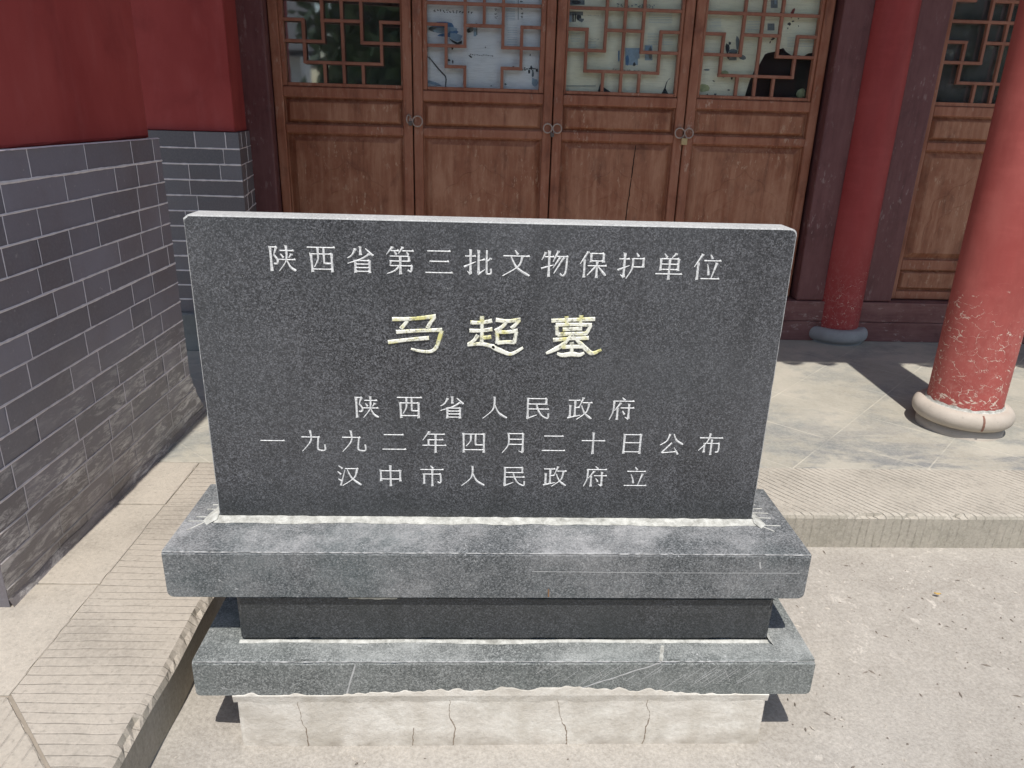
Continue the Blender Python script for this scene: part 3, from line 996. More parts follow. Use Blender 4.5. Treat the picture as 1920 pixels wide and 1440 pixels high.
# cement smeared up over the lower slab's foot
sm = MB()
rows = [[], [], [], []]
zb = GZ - 0.3242
for i in range(231):
    x = -0.545 + 1.165 * i / 230
    q = Vector((x * 9, 5.3, 0))
    hgt = 0.011 + 0.013 * mn.noise(q) + 0.009 * mn.noise(q * 3.1) + 0.006 * mn.noise(q * 8) + 0.012 * max(0, 1 - abs(x - 0.18) / 0.13) + 0.006 * max(0, 1 - abs(x + 0.05) / 0.1)
    if x > 0.37:
        hgt -= 0.010 * smooth(0.37, 0.5, x)
    if x < -0.33:
        hgt -= 0.006
    hgt = max(0.002, hgt)
    rows[0].append((x, -0.1882, zb + hgt))
    rows[1].append((x, -0.1890, zb + hgt * 0.85))
    rows[2].append((x, -0.1900, zb + 0.001))
    rows[3].append((x, -0.1864, zb - 0.020 - 0.008 * mn.noise(q * 2)))
sm.grid(rows, 0, False)
sm.build('cement_smear', M['base'], mon)
# cracks in the base
for pts in ([(-0.409, 0.139), (-0.411, 0.112), (-0.404, 0.081), (-0.398, 0.05), (-0.392, 0.0)], [(-0.083, 0.137), (-0.083, 0.11), (-0.079, 0.079), (-0.070, 0.05), (-0.073, 0.0)],
            [(0.150, 0.139), (0.155, 0.11), (0.167, 0.063), (0.180, 0.03), (0.182, 0.0)], [(0.352, 0.139), (0.352, 0.11), (0.362, 0.075), (0.357, 0.04), (0.352, 0.0)], [(-0.16, 0.05), (-0.165, 0.0)]):
    cr = MB()
    for (xa, za), (xb, zb_) in zip(pts[:-1], pts[1:]):
        wd = 0.0012 if za > 0.08 else 0.0024
        ribbon(cr, wander((xa, -0.1868, za), (xb, -0.1868, zb_), 10, 0.004, (1, 0, 0)), wd, 0.0004, 0, Vector((0, -1, 0)), 0.5)
    cr.build('crack', M['crack'], BASE)
# saw scratches on the slabs
scr = MB()
yl = -0.1882
ribbon(scr, wander((0.372, yl, GZ - 0.2365), (0.19, yl, GZ - 0.310), 30, 0.002, (0, 0, 1)), 0.0034, 0.0004, 0, Vector((0, -1, 0)), 0.4)
ribbon(scr, wander((-0.28, yl, GZ - 0.240), (-0.302, yl, GZ - 0.318), 10, 0.001, (1, 0, 0)), 0.0028, 0.0003, 0, Vector((0, -1, 0)), 0.4)
for i in range(26):
    x = random.choice((random.uniform(0.2, 0.55), random.uniform(-0.05, 0.62)))
    ln = random.uniform(0.015, 0.05)
    z1 = GZ - random.uniform(0.240, 0.27)
    sl_ = random.choice((-1.1, -1.2, -1.05, 0.5))
    ribbon(scr, [(x, yl, z1), (x + ln * sl_, yl, z1 - ln)], random.uniform(0.0006, 0.001), 0.0002, 0, Vector((0, -1, 0)))
ribbon(scr, [(0.09, -0.1350, GZ - 0.0445), (0.35, -0.1350, GZ - 0.0465), (0.665, -0.1350, GZ - 0.046)], 0.0012, 0.0003, 0, Vector((0, -1, 0)))
ribbon(scr, wander((0.575, -0.135, GZ - 0.018), (0.578, -0.135, GZ - 0.035), 6, 0.002, (1, 0, 0)), 0.0035, 0.0003, 0, Vector((0, -1, 0)))
# pale line along the front top arris of the two slabs
for (xa, xb, y_, z_) in ((-0.672, 0.682, -0.1336, GZ - 0.0016), (-0.618, 0.708, -0.1866, GZ - 0.2354)):
    pts = wander((xa, y_, z_), (xb, y_, z_), 200, 0.0005, (0, 0, 1))
    ribbon(scr, pts, 0.0019, 0.0012, 0, Vector((0, -0.7, 0.7)), 0.7)
scr.build('scratch', flat('stone_dust', (0.44, 0.44, 0.43), 0.9, 0.35, 90), mon)
st = MB()
st.grid([[(0.125, -0.1352, GZ - 0.088), (0.128, -0.1354, GZ - 0.088)], [(0.126, -0.1352, GZ - 0.108), (0.129, -0.1354, GZ - 0.108)]], 0)
st.build('rust_stain', flat('rust_stain', (0.22, 0.12, 0.06), 0.9), mon)

# ------------------------------------------------------------------ lettering
G_ = {}
G_['陕'] = 'v 10,8 11,98;h 10,10 33,10;p 32,10 22,38;b 22,38 34,56 32,70 20,70;h 44,22 94,22;d 46,34 56,48;p 86,34 76,48;h 38,55 98,55;p 68,4 68,42 62,66 38,98;n 68,58 80,82 99,96'
G_['西'] = 'h 0,8 100,8;v 13,30 16,98;h 14,32 88,32;v 88,30 88,98;p 38,8 38,50 24,80;b 60,8 60,58 64,66 86,66;h 16,88 88,88'
G_['省'] = 'v 50,2 50,32;p 32,10 18,34 2,44;d 68,8 96,34;p 82,28 54,46 2,64;v 30,52 30,98;h 30,53 82,53;v 82,51 82,98;h 30,66 82,66;h 30,79 82,79;h 30,93 82,93'
G_['第'] = 'p 24,0 2,28;h 18,14 46,14;d 30,16 38,28;p 62,0 46,24;h 60,14 100,14;d 74,16 82,28;h 14,34 84,34;v 84,34 84,52;h 16,52 84,52;p 18,50 14,69;h 14,69 95,69;b 94,69 90,90 78,84;v 52,34 52,100;p 50,68 30,88 2,99'
G_['三'] = 'h 8,12 92,12;h 16,50 86,50;h 0,92 100,92'
G_['批'] = 'h 4,28 42,28;v 24,4 24,94;t 24,96 12,84;t 0,68 44,48;v 54,6 54,90;h 54,44 76,40;t 52,96 78,76;b 84,4 84,84 90,93 100,90 99,72;p 99,34 84,48'
G_['文'] = 'd 44,2 56,18;h 2,24 98,24;p 72,26 58,62 0,99;n 30,26 54,68 100,97'
G_['物'] = 'p 16,8 2,36;h 12,24 46,24;v 29,2 29,98;t 0,68 46,54;p 62,2 44,42;h 58,22 98,22;b 96,22 92,78 82,94 70,85;p 70,24 44,66;p 84,24 48,86'
G_['保'] = 'p 30,2 2,48;v 18,32 18,98;v 42,8 42,40;h 42,8 88,8;v 88,8 88,40;h 42,36 88,36;h 30,54 100,54;v 65,38 65,99;p 62,54 30,90;n 67,54 99,90'
G_['护'] = 'h 4,26 42,26;v 24,4 24,94;t 24,96 10,84;t 0,68 44,50;d 66,2 76,16;h 56,24 98,24;v 95,24 95,56;h 56,55 95,55;p 56,24 54,62 34,99'
G_['单'] = 'd 28,2 40,17;p 74,2 58,18;v 18,22 18,66;h 18,22 84,22;v 84,22 84,66;h 18,42 84,42;h 18,62 84,62;h 0,79 100,79;v 51,22 51,100'
G_['位'] = 'p 30,2 2,50;v 16,34 16,98;d 58,2 68,18;h 36,26 100,26;d 50,38 56,58 58,80;p 86,34 70,92;h 30,94 100,94'
G_['人'] = 'p 48,2 47,40 36,66 0,98;n 48,34 66,72 100,95'
G_['民'] = 'v 10,6 10,92;h 10,8 86,8;v 86,8 86,34;h 10,32 86,32;t 6,98 48,80;h 10,54 96,54;b 46,34 54,60 70,84 94,95 96,72'
G_['政'] = 'h 2,14 50,14;v 30,14 30,86;h 30,47 48,45;v 10,36 10,88;t 0,93 54,80;p 64,2 48,42;h 60,24 100,24;p 88,26 78,66 38,99;n 56,36 72,72 100,95'
G_['府'] = 'd 48,0 60,12;h 14,16 98,16;p 16,16 14,62 0,99;p 44,24 20,58;v 32,46 32,99;h 44,46 100,46;v 79,28 79,94;t 79,97 64,87;d 52,58 62,75'
G_['一'] = 'h 0,50 100,50'
G_['九'] = 'p 40,2 40,50 2,99;h 2,32 78,32;b 73,32 68,80 74,92 98,92 98,64'
G_['二'] = 'h 8,18 90,18;h 0,86 100,86'
G_['年'] = 'p 30,2 2,42;h 24,14 94,14;h 26,40 88,40;v 26,40 26,66;h 0,66 100,66;v 56,14 56,100'
G_['四'] = 'v 4,8 6,98;h 4,12 92,12;v 92,8 92,98;p 36,12 34,44 16,68;b 56,12 56,56 61,62 88,62;h 6,85 92,85'
G_['月'] = 'p 26,6 26,60 0,99;h 26,8 88,8;v 88,6 88,95;t 88,98 70,88;h 26,34 88,34;h 26,58 88,58'
G_['十'] = 'h 0,38 100,38;v 50,0 50,100'
G_['日'] = 'v 14,6 14,97;h 14,8 84,8;v 84,6 84,97;h 14,46 84,46;h 14,89 84,89'
G_['公'] = 'p 40,4 28,36 0,56;n 56,2 70,32 100,52;b 52,44 10,92;h 10,93 76,86;d 62,66 82,100'
G_['布'] = 'h 0,20 100,20;p 46,0 34,40 0,80;v 24,46 24,88;h 24,46 88,46;b 87,46 87,82 74,88;v 54,28 54,100'
G_['汉'] = 'd 6,2 22,16;d 0,30 15,44;d 2,66 16,76;t 12,98 34,20;h 34,16 90,16;p 86,16 72,60 20,99;n 42,18 62,62 101,95'
G_['中'] = 'v 8,22 8,76;h 8,26 92,26;v 92,22 92,76;h 8,66 92,66;v 50,0 50,100'
G_['市'] = 'd 44,0 55,14;h 0,19 100,19;v 16,40 16,88;h 16,41 88,41;b 88,40 88,82 74,78;v 52,19 52,100'
G_['立'] = 'd 44,2 55,17;h 10,24 92,24;d 28,38 38,64 41,82;p 80,36 62,92;h 0,94 100,94'


def spline(pts, n=7):
    if len(pts) == 2:
        return [(pts[0][0] + (pts[1][0] - pts[0][0]) * i / n, pts[0][1] + (pts[1][1] - pts[0][1]) * i / n) for i in range(n + 1)]
    P = [pts[0]] + pts + [pts[-1]]
    out = []
    for i in range(1, len(P) - 2):
        p0, p1, p2, p3 = P[i - 1], P[i], P[i + 1], P[i + 2]
        for j in range(n):
            u = j / n
            out.append(tuple(0.5 * (2 * b + (c - a) * u + (2 * a - 5 * b + 4 * c - d) * u * u + (-a + 3 * b - 3 * c + d) * u ** 3) for a, b, c, d in zip(p0, p1, p2, p3)))
    out.append(pts[-1])
    return out


WID = {'h': lambda u: 5.0 + 1.0 * abs(u - 0.5), 'v': lambda u: 8.0 + 3.2 * abs(2 * u - 1) ** 5, 'p': lambda u: 9.0 - 5.4 * u, 'n': lambda u: 4.2 + 6.0 * min(1, u * 1.25) - 7 * max(0, u - 0.85) / 0.15 * 0.5,
       'd': lambda u: 4.0 + 5.2 * u, 't': lambda u: 8.2 - 5 * u, 'b': lambda u: 7.2}


def glyph(ch, cx, cz, sx, sz):
    mb = MB()
    nr = Vector((0, -1, 0))
    for si, st_ in enumerate(G_[ch].split(';')):
        kind, *pp = st_.split()
        pts = [tuple(float(q) for q in p.split(',')) for p in pp]
        y0 = -0.0003 - 0.00004 * si
        W = lambda p: Vector((cx + (p[0] - 50) / 100 * sx, y0, cz - (p[1] - 50) / 100 * sz))
        wf = WID[kind]
        line = spline(pts, 6) if kind != 'b' else spline(pts, 6)
        ribbon(mb, [W(p) for p in line], lambda u: wf(u) / 100 * sx, 0.0009, 0, nr, 0.10)
        a, b = pts[0], pts[-1]
        if kind == 'h':      # the little triangle that closes a horizontal
            mb.face([W((b[0] - 9, b[1] - 2)), W((b[0] - 1, b[1] - 6.5)), W((b[0] + 3, b[1] + 1)), W((b[0] - 1, b[1] + 3.2))], 0)
        if kind in 'vp' and len(pts) > 1:      # slanted head
            mb.face([W((a[0] - 7.5, a[1] - 2.5)), W((a[0] + 4.5, a[1] - 1)), W((a[0] + 4, a[1] + 5)), W((a[0] - 3, a[1] + 5))], 0)
        if kind == 'v':
            mb.face([W((b[0] - 5.5, b[1] + 2.5)), W((b[0] - 4, b[1] - 5)), W((b[0] + 4, b[1] - 5)), W((b[0] + 6.5, b[1] - 2.5))], 0)
    return mb.build('engraved_character', M['white'], TAB)


def text_row(txt, xa, xb, za, zb, s):
    n = len(txt)
    for i, ch in enumerate(txt):
        u = i / (n - 1)
        glyph(ch, xa + (xb - xa) * u, za + (zb - za) * u, s, s)


CZ0 = 0.0
text_row('陕西省第三批文物保护单位', -0.4175, 0.4265, 1.0475, 1.0475, 0.0535)
text_row('陕西省人民政府', -0.2655, 0.2790, 0.7355, 0.7385, 0.0515)
text_row('一九九二年四月二十日公布', -0.468, 0.481, 0.6545, 0.6575, 0.0505)
text_row('汉中市人民政府立', -0.309, 0.3225, 0.5725, 0.5765, 0.0500)


# the three large clerical-script characters, strokes measured on the tablet
def px2x(px, py):   # image point -> point on the tablet front (used once to lay the writing out in metres)
    d = _F * 1387.2 + _r * (px - 960) - _u * (py - 720)
    o = Vector(cam.matrix_world.translation)
    t_ = -o.y / d.y
    p = o + d * t_
    return p.x, p.z


A1 = lambda p: px2x(480 + p[0] / 4.267, 440 + p[1] / 4.267)
A2 = lambda p: px2x(910 + p[0] / 4.085, 440 + p[1] / 4.085)
BIG = [
    ('horse', A1, [('f', [(1090, 676), (1260, 672), (1440, 652)]), ('f', [(1212, 685), (1192, 715), (1160, 752)]), ('f', [(1428, 660), (1400, 700), (1372, 748)]),
                   ('f', [(1122, 778), (1300, 768), (1490, 762)]), ('k', [(1488, 765), (1462, 850), (1440, 905), (1395, 934), (1310, 930), (1240, 912)]),
                   ('f', [(1058, 860), (1200, 842), (1385, 826)])]),
    ('leap', None, [('f', [A1((1715, 702)), A1((1800, 704)), A1((1890, 688))]), ('f', [A1((1708, 768)), A1((1800, 768)), A1((1892, 756))]), ('f', [A1((1808, 648)), A1((1808, 760)), A1((1806, 872))]),
                    ('f', [A1((1812, 826)), A1((1882, 818))]), ('f', [A1((1778, 800)), A1((1745, 845)), A1((1700, 880))]),
                    ('w', [A1((1692, 884)), A1((1800, 874)), A1((1900, 896)), A2((60, 862)), A2((130, 894)), A2((200, 912)), A2((290, 864))]),
                    ('f', [A2((80, 652)), A2((170, 662)), A2((270, 650))]), ('f', [A2((258, 655)), A2((230, 690)), A2((200, 718))]), ('f', [A2((160, 668)), A2((130, 705)), A2((75, 738))]),
                    ('f', [A2((82, 742)), A2((160, 746)), A2((248, 734))]), ('f', [A2((88, 745)), A2((92, 790)), A2((92, 832))]), ('f', [A2((238, 740)), A2((230, 785)), A2((222, 828))]),
                    ('f', [A2((92, 828)), A2((160, 822)), A2((224, 824))])]),
    ('tomb', A2, [('f', [(505, 660), (670, 652), (840, 646)]), ('f', [(622, 622), (624, 690)]), ('f', [(735, 614), (728, 690)]), ('f', [(538, 690), (680, 688), (815, 692)]), ('f', [(545, 692), (552, 768)]),
                  ('f', [(808, 690), (790, 730), (768, 762)]), ('f', [(552, 766), (660, 758), (772, 758)]), ('f', [(592, 726), (740, 718)]), ('f', [(518, 806), (650, 796), (792, 790)]),
                  ('w', [(655, 770), (600, 838), (530, 880), (465, 908)]), ('w', [(668, 772), (725, 830), (775, 880), (820, 908), (888, 880)]), ('f', [(588, 860), (740, 856)]),
                  ('f', [(662, 818), (662, 915)]), ('w', [(548, 908), (590, 922), (660, 914), (720, 920), (758, 904)])]),
]
for nm, fn, strokes in BIG:
    mb = MB()
    for si, (kd, pts) in enumerate(strokes):
        P2 = [fn(p) for p in pts] if fn else pts
        ln = spline(P2, 8)
        y0 = -0.0003 - 0.00005 * si
        wf = {'f': lambda u: 0.0076 + 0.0014 * abs(2 * u - 1), 'k': lambda u: 0.0090 - 0.005 * u ** 2, 'w': lambda u: 0.0055 + 0.0050 * math.sin(math.pi * min(1, u * 1.02)) ** 1.0}[kd]
        ribbon(mb, [(x, y0, z) for x, z in ln], wf, 0.0022, 0, Vector((0, -1, 0)), 0.05, True)
    mb.build('engraved_character', M['yellow'], TAB)['label'] = 'large carved character in worn yellow paint, whitened and darkened to imitate groove light and shade'


# ------------------------------------------------------------------ brick work
def brick_face(parent, mat, P, L, z_top, z_bot, course, lens, seed, phase=0.0, zmin_joint=0.0, jw=0.0045):
    """P(s, z, out) -> world point on the wall face; bricks with slightly proud white pointing"""
    rnd = random.Random(seed)
    bk, jt = MB(), MB()
    z = z_top
    row = 0
    out = Vector(P(0, 0, 1)) - Vector(P(0, 0, 0))
    while z > z_bot + 0.005:
        zl = max(z_bot, z - course)
        cuts = [0.0]
        s_ = -rnd.uniform(0, 0.06) + (0.0 if row % 2 else -lens[0] / 2) + phase
        while True:
            s_ += rnd.choice(lens) * rnd.uniform(0.95, 1.05)
            if s_ > L - 0.03:
                break
            if s_ > 0.03:
                cuts.append(s_)
        cuts.append(L)
        for a, b in zip(cuts[:-1], cuts[1:]):
            o_ = rnd.uniform(-0.0008, 0.0008)
            tn = rnd.random()
            bk.face([P(a, zl, o_), P(b, zl, o_), P(b, z, o_), P(a, z, o_)], 0, False, tn)
        for c in cuts[1:-1]:
            if zl > zmin_joint + rnd.uniform(-0.08, 0.05):
                pts = [Vector(P(c + 0.0015 * mn.noise(Vector((c * 9, q * 3, seed))), z + (zl - z) * q / 4, 0.0008)) for q in range(5)]
                ribbon(jt, pts, jw * 0.62 * rnd.uniform(0.7, 1.15), 0.0012, 0, out, 0.25)
        if row and z > zmin_joint - 0.03:
            n_ = int(L / 0.02)
            pts = [Vector(P(L * q / n_, z + 0.0012 * mn.noise(Vector((L * q / n_ * 6, z * 9, seed))), 0.0009)) for q in range(n_ + 1)]
            ribbon(jt, pts, jw * rnd.uniform(0.85, 1.25), 0.0016, 0, out, 0.28)
        z -= course
        row += 1
    b = bk.build('brick_facing', mat, parent)
    j = jt.build('pointing', M['joint'], b)
    return b


side = empty('side_wall', (-1.4, 0.7, 0.0), 'long wall at the left with grey brick foot and red plaster above', 'wall')
WX = lambda y: -1.1768 + 0.0186 * y
brick_face(side, M['brick'], lambda s_, z, o: (WX(0.10 + s_) + o, 0.10 + s_, z), 1.181, 1.209, 0.150, 0.0722, (0.28, 0.145, 0.28, 0.15), 11, zmin_joint=0.20, jw=0.006)
b_ = MB()
b_.box(-1.75, WX(0.1) - 0.003, 0.104, 1.278, 0.12, 1.207)
for xa, xb in ((-1.75, WX(0.1)),):
    b_.face([(xa, 0.10, 0.12), (xb, 0.10, 0.12), (xb, 0.10, 1.209), (xa, 0.10, 1.209)], 0, False, 0.3)
    b_.face([(xa, 1.281, 0.12), (xb + 0.02, 1.281, 0.12), (xb + 0.02, 1.281, 1.209), (xa, 1.281, 1.209)], 0, False, 0.3)
b_.face([(-1.75, 0.10, 1.2095), (WX(0.1), 0.10, 1.2095), (WX(1.281), 1.281, 1.2095), (-1.75, 1.281, 1.2095)], 0, False, 0.9)
b_.build('brick_core', M['brick_pier'], side)
ld = MB()
pts = [(WX(y) - 0.004, y, 1.2095) for y in [0.10 + 1.181 * i / 60 for i in range(61)]]
ribbon(ld, pts, 0.016, 0.003, 0, Vector((0, 0, 1)), 0.35)
ld.build('ledge_mortar', M['joint'], side)
rp = MB()
rough_box(rp, -1.745, -1.183, 0.06, 1.279, 1.2105, 2.75, step=0.08, edge=0.01, chip=0.004, seed=3)
rp.build('plaster', M['red'], side)
# crumbled skirting at the far foot of the wall
sk = MB()
rows = []
for i in range(14):
    u = i / 13
    y = 1.285 + 0.105 * (1 - u) ** 1.3
    z = 0.15 + 0.20 * u
    rows.append([(WX(1.28) - 0.5, y, z), (WX(1.28) - 0.05, y, z), (WX(1.28) + 0.002 + 0.006 * mn.noise(Vector((0, u * 9, 0))), y - 0.004, z), (WX(1.28) - 0.002, 1.281, z)])
sk.grid(rows, 0)
sk.build('skirting', M['brick'], side)
sk = MB()
for i in range(60):
    y0, y1 = 0.10 + 1.28 * i / 60, 0.10 + 1.28 * (i + 1) / 60
    f_ = lambda y: 0.010 + 0.006 * mn.noise(Vector((y * 9, 0, 1)))
    h_ = lambda y: 0.150 + 0.022 + 0.014 * mn.noise(Vector((y * 7, 3, 1)))
    sk.face([(WX(y0) + f_(y0), y0, 0.149), (WX(y1) + f_(y1), y1, 0.149), (WX(y1) + 0.001, y1, h_(y1)), (WX(y0) + 0.001, y0, h_(y0))], 0)
sk.build('skirting', M['brick'], side)

# ------------------------------------------------------------------ the hall
hall = empty('temple_hall', (1.3, 2.6, 0.0), 'red and brown timber temple hall with lattice doors and round columns', 'building')
Y0 = 2.62                        # face of the door stiles

# pier at the left end of the front
PX = -1.167
pf = MB()
brick_face(hall, M['brick_pier'], lambda s_, z, o: (-2.3 + s_, 2.20 - o, z), PX + 2.3, 1.205, 0.345, 0.0722, (0.29, 0.29, 0.145), 21, phase=0.05, jw=0.0062)
brick_face(hall, M['brick_pier'], lambda s_, z, o: (PX - 0.055 * s_ / 0.36 + o, 2.20 + s_, z), 0.36, 1.205, 0.345, 0.0722, (0.28, 0.15), 22, jw=0.0055)
pf.box(-2.3, PX - 0.06, 2.205, 2.70, 0.12, 1.202)
pf.face([(-2.3, 2.2, 1.2055), (PX, 2.2, 1.2055), (PX - 0.055, 2.56, 1.2055), (-2.3, 2.56, 1.2055)])
pf.build('pier_core', M['brick_pier'], hall)
pf = MB()
rough_box(pf, -2.3, PX + 0.012, 2.165, 2.56, 0.145, 0.343, step=0.03, edge=0.008, chip=0.008, seed=5)
pf.build('pier_plinth', M['stone_plinth'], hall)
pf = MB()
rough_box(pf, -2.3, PX - 0.020, 2.222, 2.575, 1.2065, 3.30, step=0.08, edge=0.004, chip=0.004, seed=9, warp=lambda x, y, z: (x - (0.05 * (y - 2.222) / 0.35 if x > -1.4 else 0), y, z))
PWALL = pf.build('wall', M['red'], hall)
# flaked white edge where plaster meets the jamb
rnd = random.Random(4)
for zc in (1.24, 1.27, 1.30, 1.335, 1.36, 1.385, 1.40, 1.52, 1.57, 1.60, 1.66, 1.83, 1.845, 1.86):
    hh = rnd.uniform(0.006, 0.02)
    fk = MB()
    ribbon(fk, [(-1.2235, 2.572, zc - hh), (-1.2232, 2.572, zc), (-1.2238, 2.572, zc + hh)], rnd.uniform(0.004, 0.009), 0.002, 0, Vector((0.5, -0.8, 0)), 0.4)
    fk.build('plaster_flake', M['mortar'], PWALL)


def bar_box(mb, *a):
    mb.box(*a)


# jambs, threshold, lintel
jb = MB()
jb.box(-1.30, -1.106, 2.560, 2.70, 0.380, 2.60)
jb.build('door_jamb', M['maroon'], hall, 0.012, 3)
jb = MB()
jb.box(1.742, 1.90, 2.560, 2.70, 0.380, 2.60)
jb.build('door_jamb', M['maroon'], hall, 0.010, 3)
jb = MB()
jb.box(2.12, 2.290, 2.560, 2.70, 0.380, 2.60)
jb.build('door_jamb', M['maroon'], hall, 0.010, 3)
jb = MB()
jb.box(3.72, 3.90, 2.560, 2.70, 0.380, 2.60)
jb.build('door_jamb', M['maroon'], hall, 0.010, 3)
sb = MB()
rough_box(sb, -1.28, 1.93, 2.545, 2.72, 0.15, 0.262, step=0.03, edge=0.004, chip=0.004, seed=1)
sb.build('threshold_board', M['sill'], hall)
sb = MB()
rough_box(sb, -1.28, 1.93, 2.547, 2.72, 0.264, 0.378, step=0.03, edge=0.004, chip=0.003, seed=2)
sb.build('threshold_board', M['sill'], hall)
sb = MB()
rough_box(sb, 2.09, 4.2, 2.545, 2.72, 0.15, 0.262, step=0.03, edge=0.004, chip=0.004, seed=3)
sb.build('threshold_board', M['sill'], hall)
sb = MB()
rough_box(sb, 2.09, 4.2, 2.547, 2.72, 0.264, 0.378, step=0.03, edge=0.004, chip=0.003, seed=4)
sb.build('threshold_board', M['sill'], hall)
lt = MB()
lt.box(-1.30, 1.90, 2.55, 2.72, 2.602, 3.30)
lt.build('lintel', M['maroon'], hall, 0.01)
lt = MB()
lt.box(2.12, 4.2, 2.55, 2.72, 2.602, 3.30)
lt.build('lintel', M['maroon'], hall, 0.01)


# columns on drum stones
def column(cx, cy, r, stone_m, paint, ringr, ring0, ring1, plinth):
    mb = MB()
    prof = [(r * 1.01, ring1 - 0.012)] + [(r * (1.0 - 0.012 * i / 30), ring1 + 0.002 + (3.4 - ring1) * i / 30) for i in range(31)]
    mb.lathe(cx, cy, prof, 72)
    c = mb.build('column', paint, hall)
    mb = MB()
    zm, hz = (ring0 + ring1) / 2, (ring1 - ring0) / 2
    prof = []
    if plinth:
        prof += [(r * 1.16, PZ - 0.01), (r * 1.17, ring0 + 0.004)]
    else:
        prof += [(ringr * 0.93, PZ - 0.01)]
    for i in range(13):
        a = -math.pi / 2 + math.pi * i / 12
        prof.append((ringr - hz * 0.85 + hz * 0.85 * math.cos(a), zm + hz * math.sin(a)))
    prof += [(r * 0.97, ring1 - 0.002)]
    mb.lathe(cx, cy, prof, 72, 0, 0.012)
    mb.build('stone_base', stone_m, c)
    return c


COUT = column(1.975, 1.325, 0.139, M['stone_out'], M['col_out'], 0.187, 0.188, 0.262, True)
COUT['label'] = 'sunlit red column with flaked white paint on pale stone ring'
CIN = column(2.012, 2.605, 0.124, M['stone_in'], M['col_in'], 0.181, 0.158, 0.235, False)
CIN['label'] = 'dark red column set between the doors on grey stone ring'
# mortar collar between paint and ring of the outer column
cm = MB()
rows = [[], [], []]
for i in range(73):
    a = 2 * math.pi * i / 72
    q = Vector((math.cos(a) * 3, math.sin(a) * 3, 0))
    hh = 0.010 + 0.007 * mn.noise(q * 2) + 0.005 * mn.noise(q * 5)
    for rr, zz, kk in ((0.1405, 0.262 + hh, 0), (0.1435, 0.264, 1), (0.150 + 0.004 * mn.noise(q * 3), 0.2575, 2)):
        rows[kk].append((1.975 + rr * math.cos(a), 1.325 + rr * math.sin(a), zz))
cm.grid(rows, 0)
cm.build('lime_collar', M['mortar'], COUT)
dr = MB()
a0 = -1.72
for i, (zz, rr) in enumerate(((0.262, 0.158), (0.252, 0.176), (0.238, 0.1855), (0.225, 0.1885), (0.212, 0.1875), (0.203, 0.1845))):
    pass
prof = [(0.261, 0.166), (0.252, 0.1795), (0.240, 0.1860), (0.225, 0.1885), (0.210, 0.1862), (0.200, 0.182)]
dr.grid([[(1.975 + r_ * math.cos(a0 + da), 1.325 + r_ * math.sin(a0 + da), z_) for da in (-0.022, 0.022)] for z_, r_ in prof], 0)
dr.build('paint_drip', flat('brown_paint_drip', (0.22, 0.11, 0.08), 0.7), COUT)


# ------------------------------------------------------------------ doors
def rrect(x0, x1, z0, z1, y, r):
    out = []
    for cx, cz, a0_ in ((x1 - r, z1 - r, 0), (x0 + r, z1 - r, 90), (x0 + r, z0 + r, 180), (x1 - r, z0 + r, 270)):
        for i in range(5):
            a = R(a0_ + 22.5 * i)
            out.append((cx + r * math.cos(a), y, cz + r * math.sin(a)))
    return out


def raised_panel(mb, x0, x1, z0, z1, slope, r):
    y_in = Y0 + 0.0285
    loops = [rrect(x0 - 0.004, x1 + 0.004, z0 - 0.004, z1 + 0.004, y_in, 0.001), rrect(x0 + 0.007, x1 - 0.007, z0 + 0.007, z1 - 0.007, y_in, 0.002),
             rrect(x0 + slope, x1 - slope, z0 + slope * 0.8, z1 - slope * 0.8, Y0 + 0.007, r), rrect(x0 + slope + 0.004, x1 - slope - 0.004, z0 + slope * 0.8 + 0.004, z1 - slope * 0.8 - 0.004, Y0 + 0.0045, r)]
    mb.grid(loops, 0, False, True)
    mb.face(loops[-1], 0)


def ogee(mb, cx, cz, hw, hh, r=0.0035):
    """carved cusped outline on the big lower panel, worn nearly flat"""
    half = [(0.0, 1.0), (0.10, 0.86), (0.24, 0.74), (0.40, 0.70), (0.52, 0.60), (0.58, 0.44), (0.74, 0.36), (0.88, 0.24), (0.92, 0.02), (0.86, -0.25), (0.97, -0.50), (0.98, -1.0)]
    sp = spline(half, 5)
    for sg in (-1, 1):
        mb.tube([(cx + sg * hw * u, Y0 + 0.0045 + r * 0.45, cz + hh * v) for u, v in sp], r, 6)


ZB = 1.443


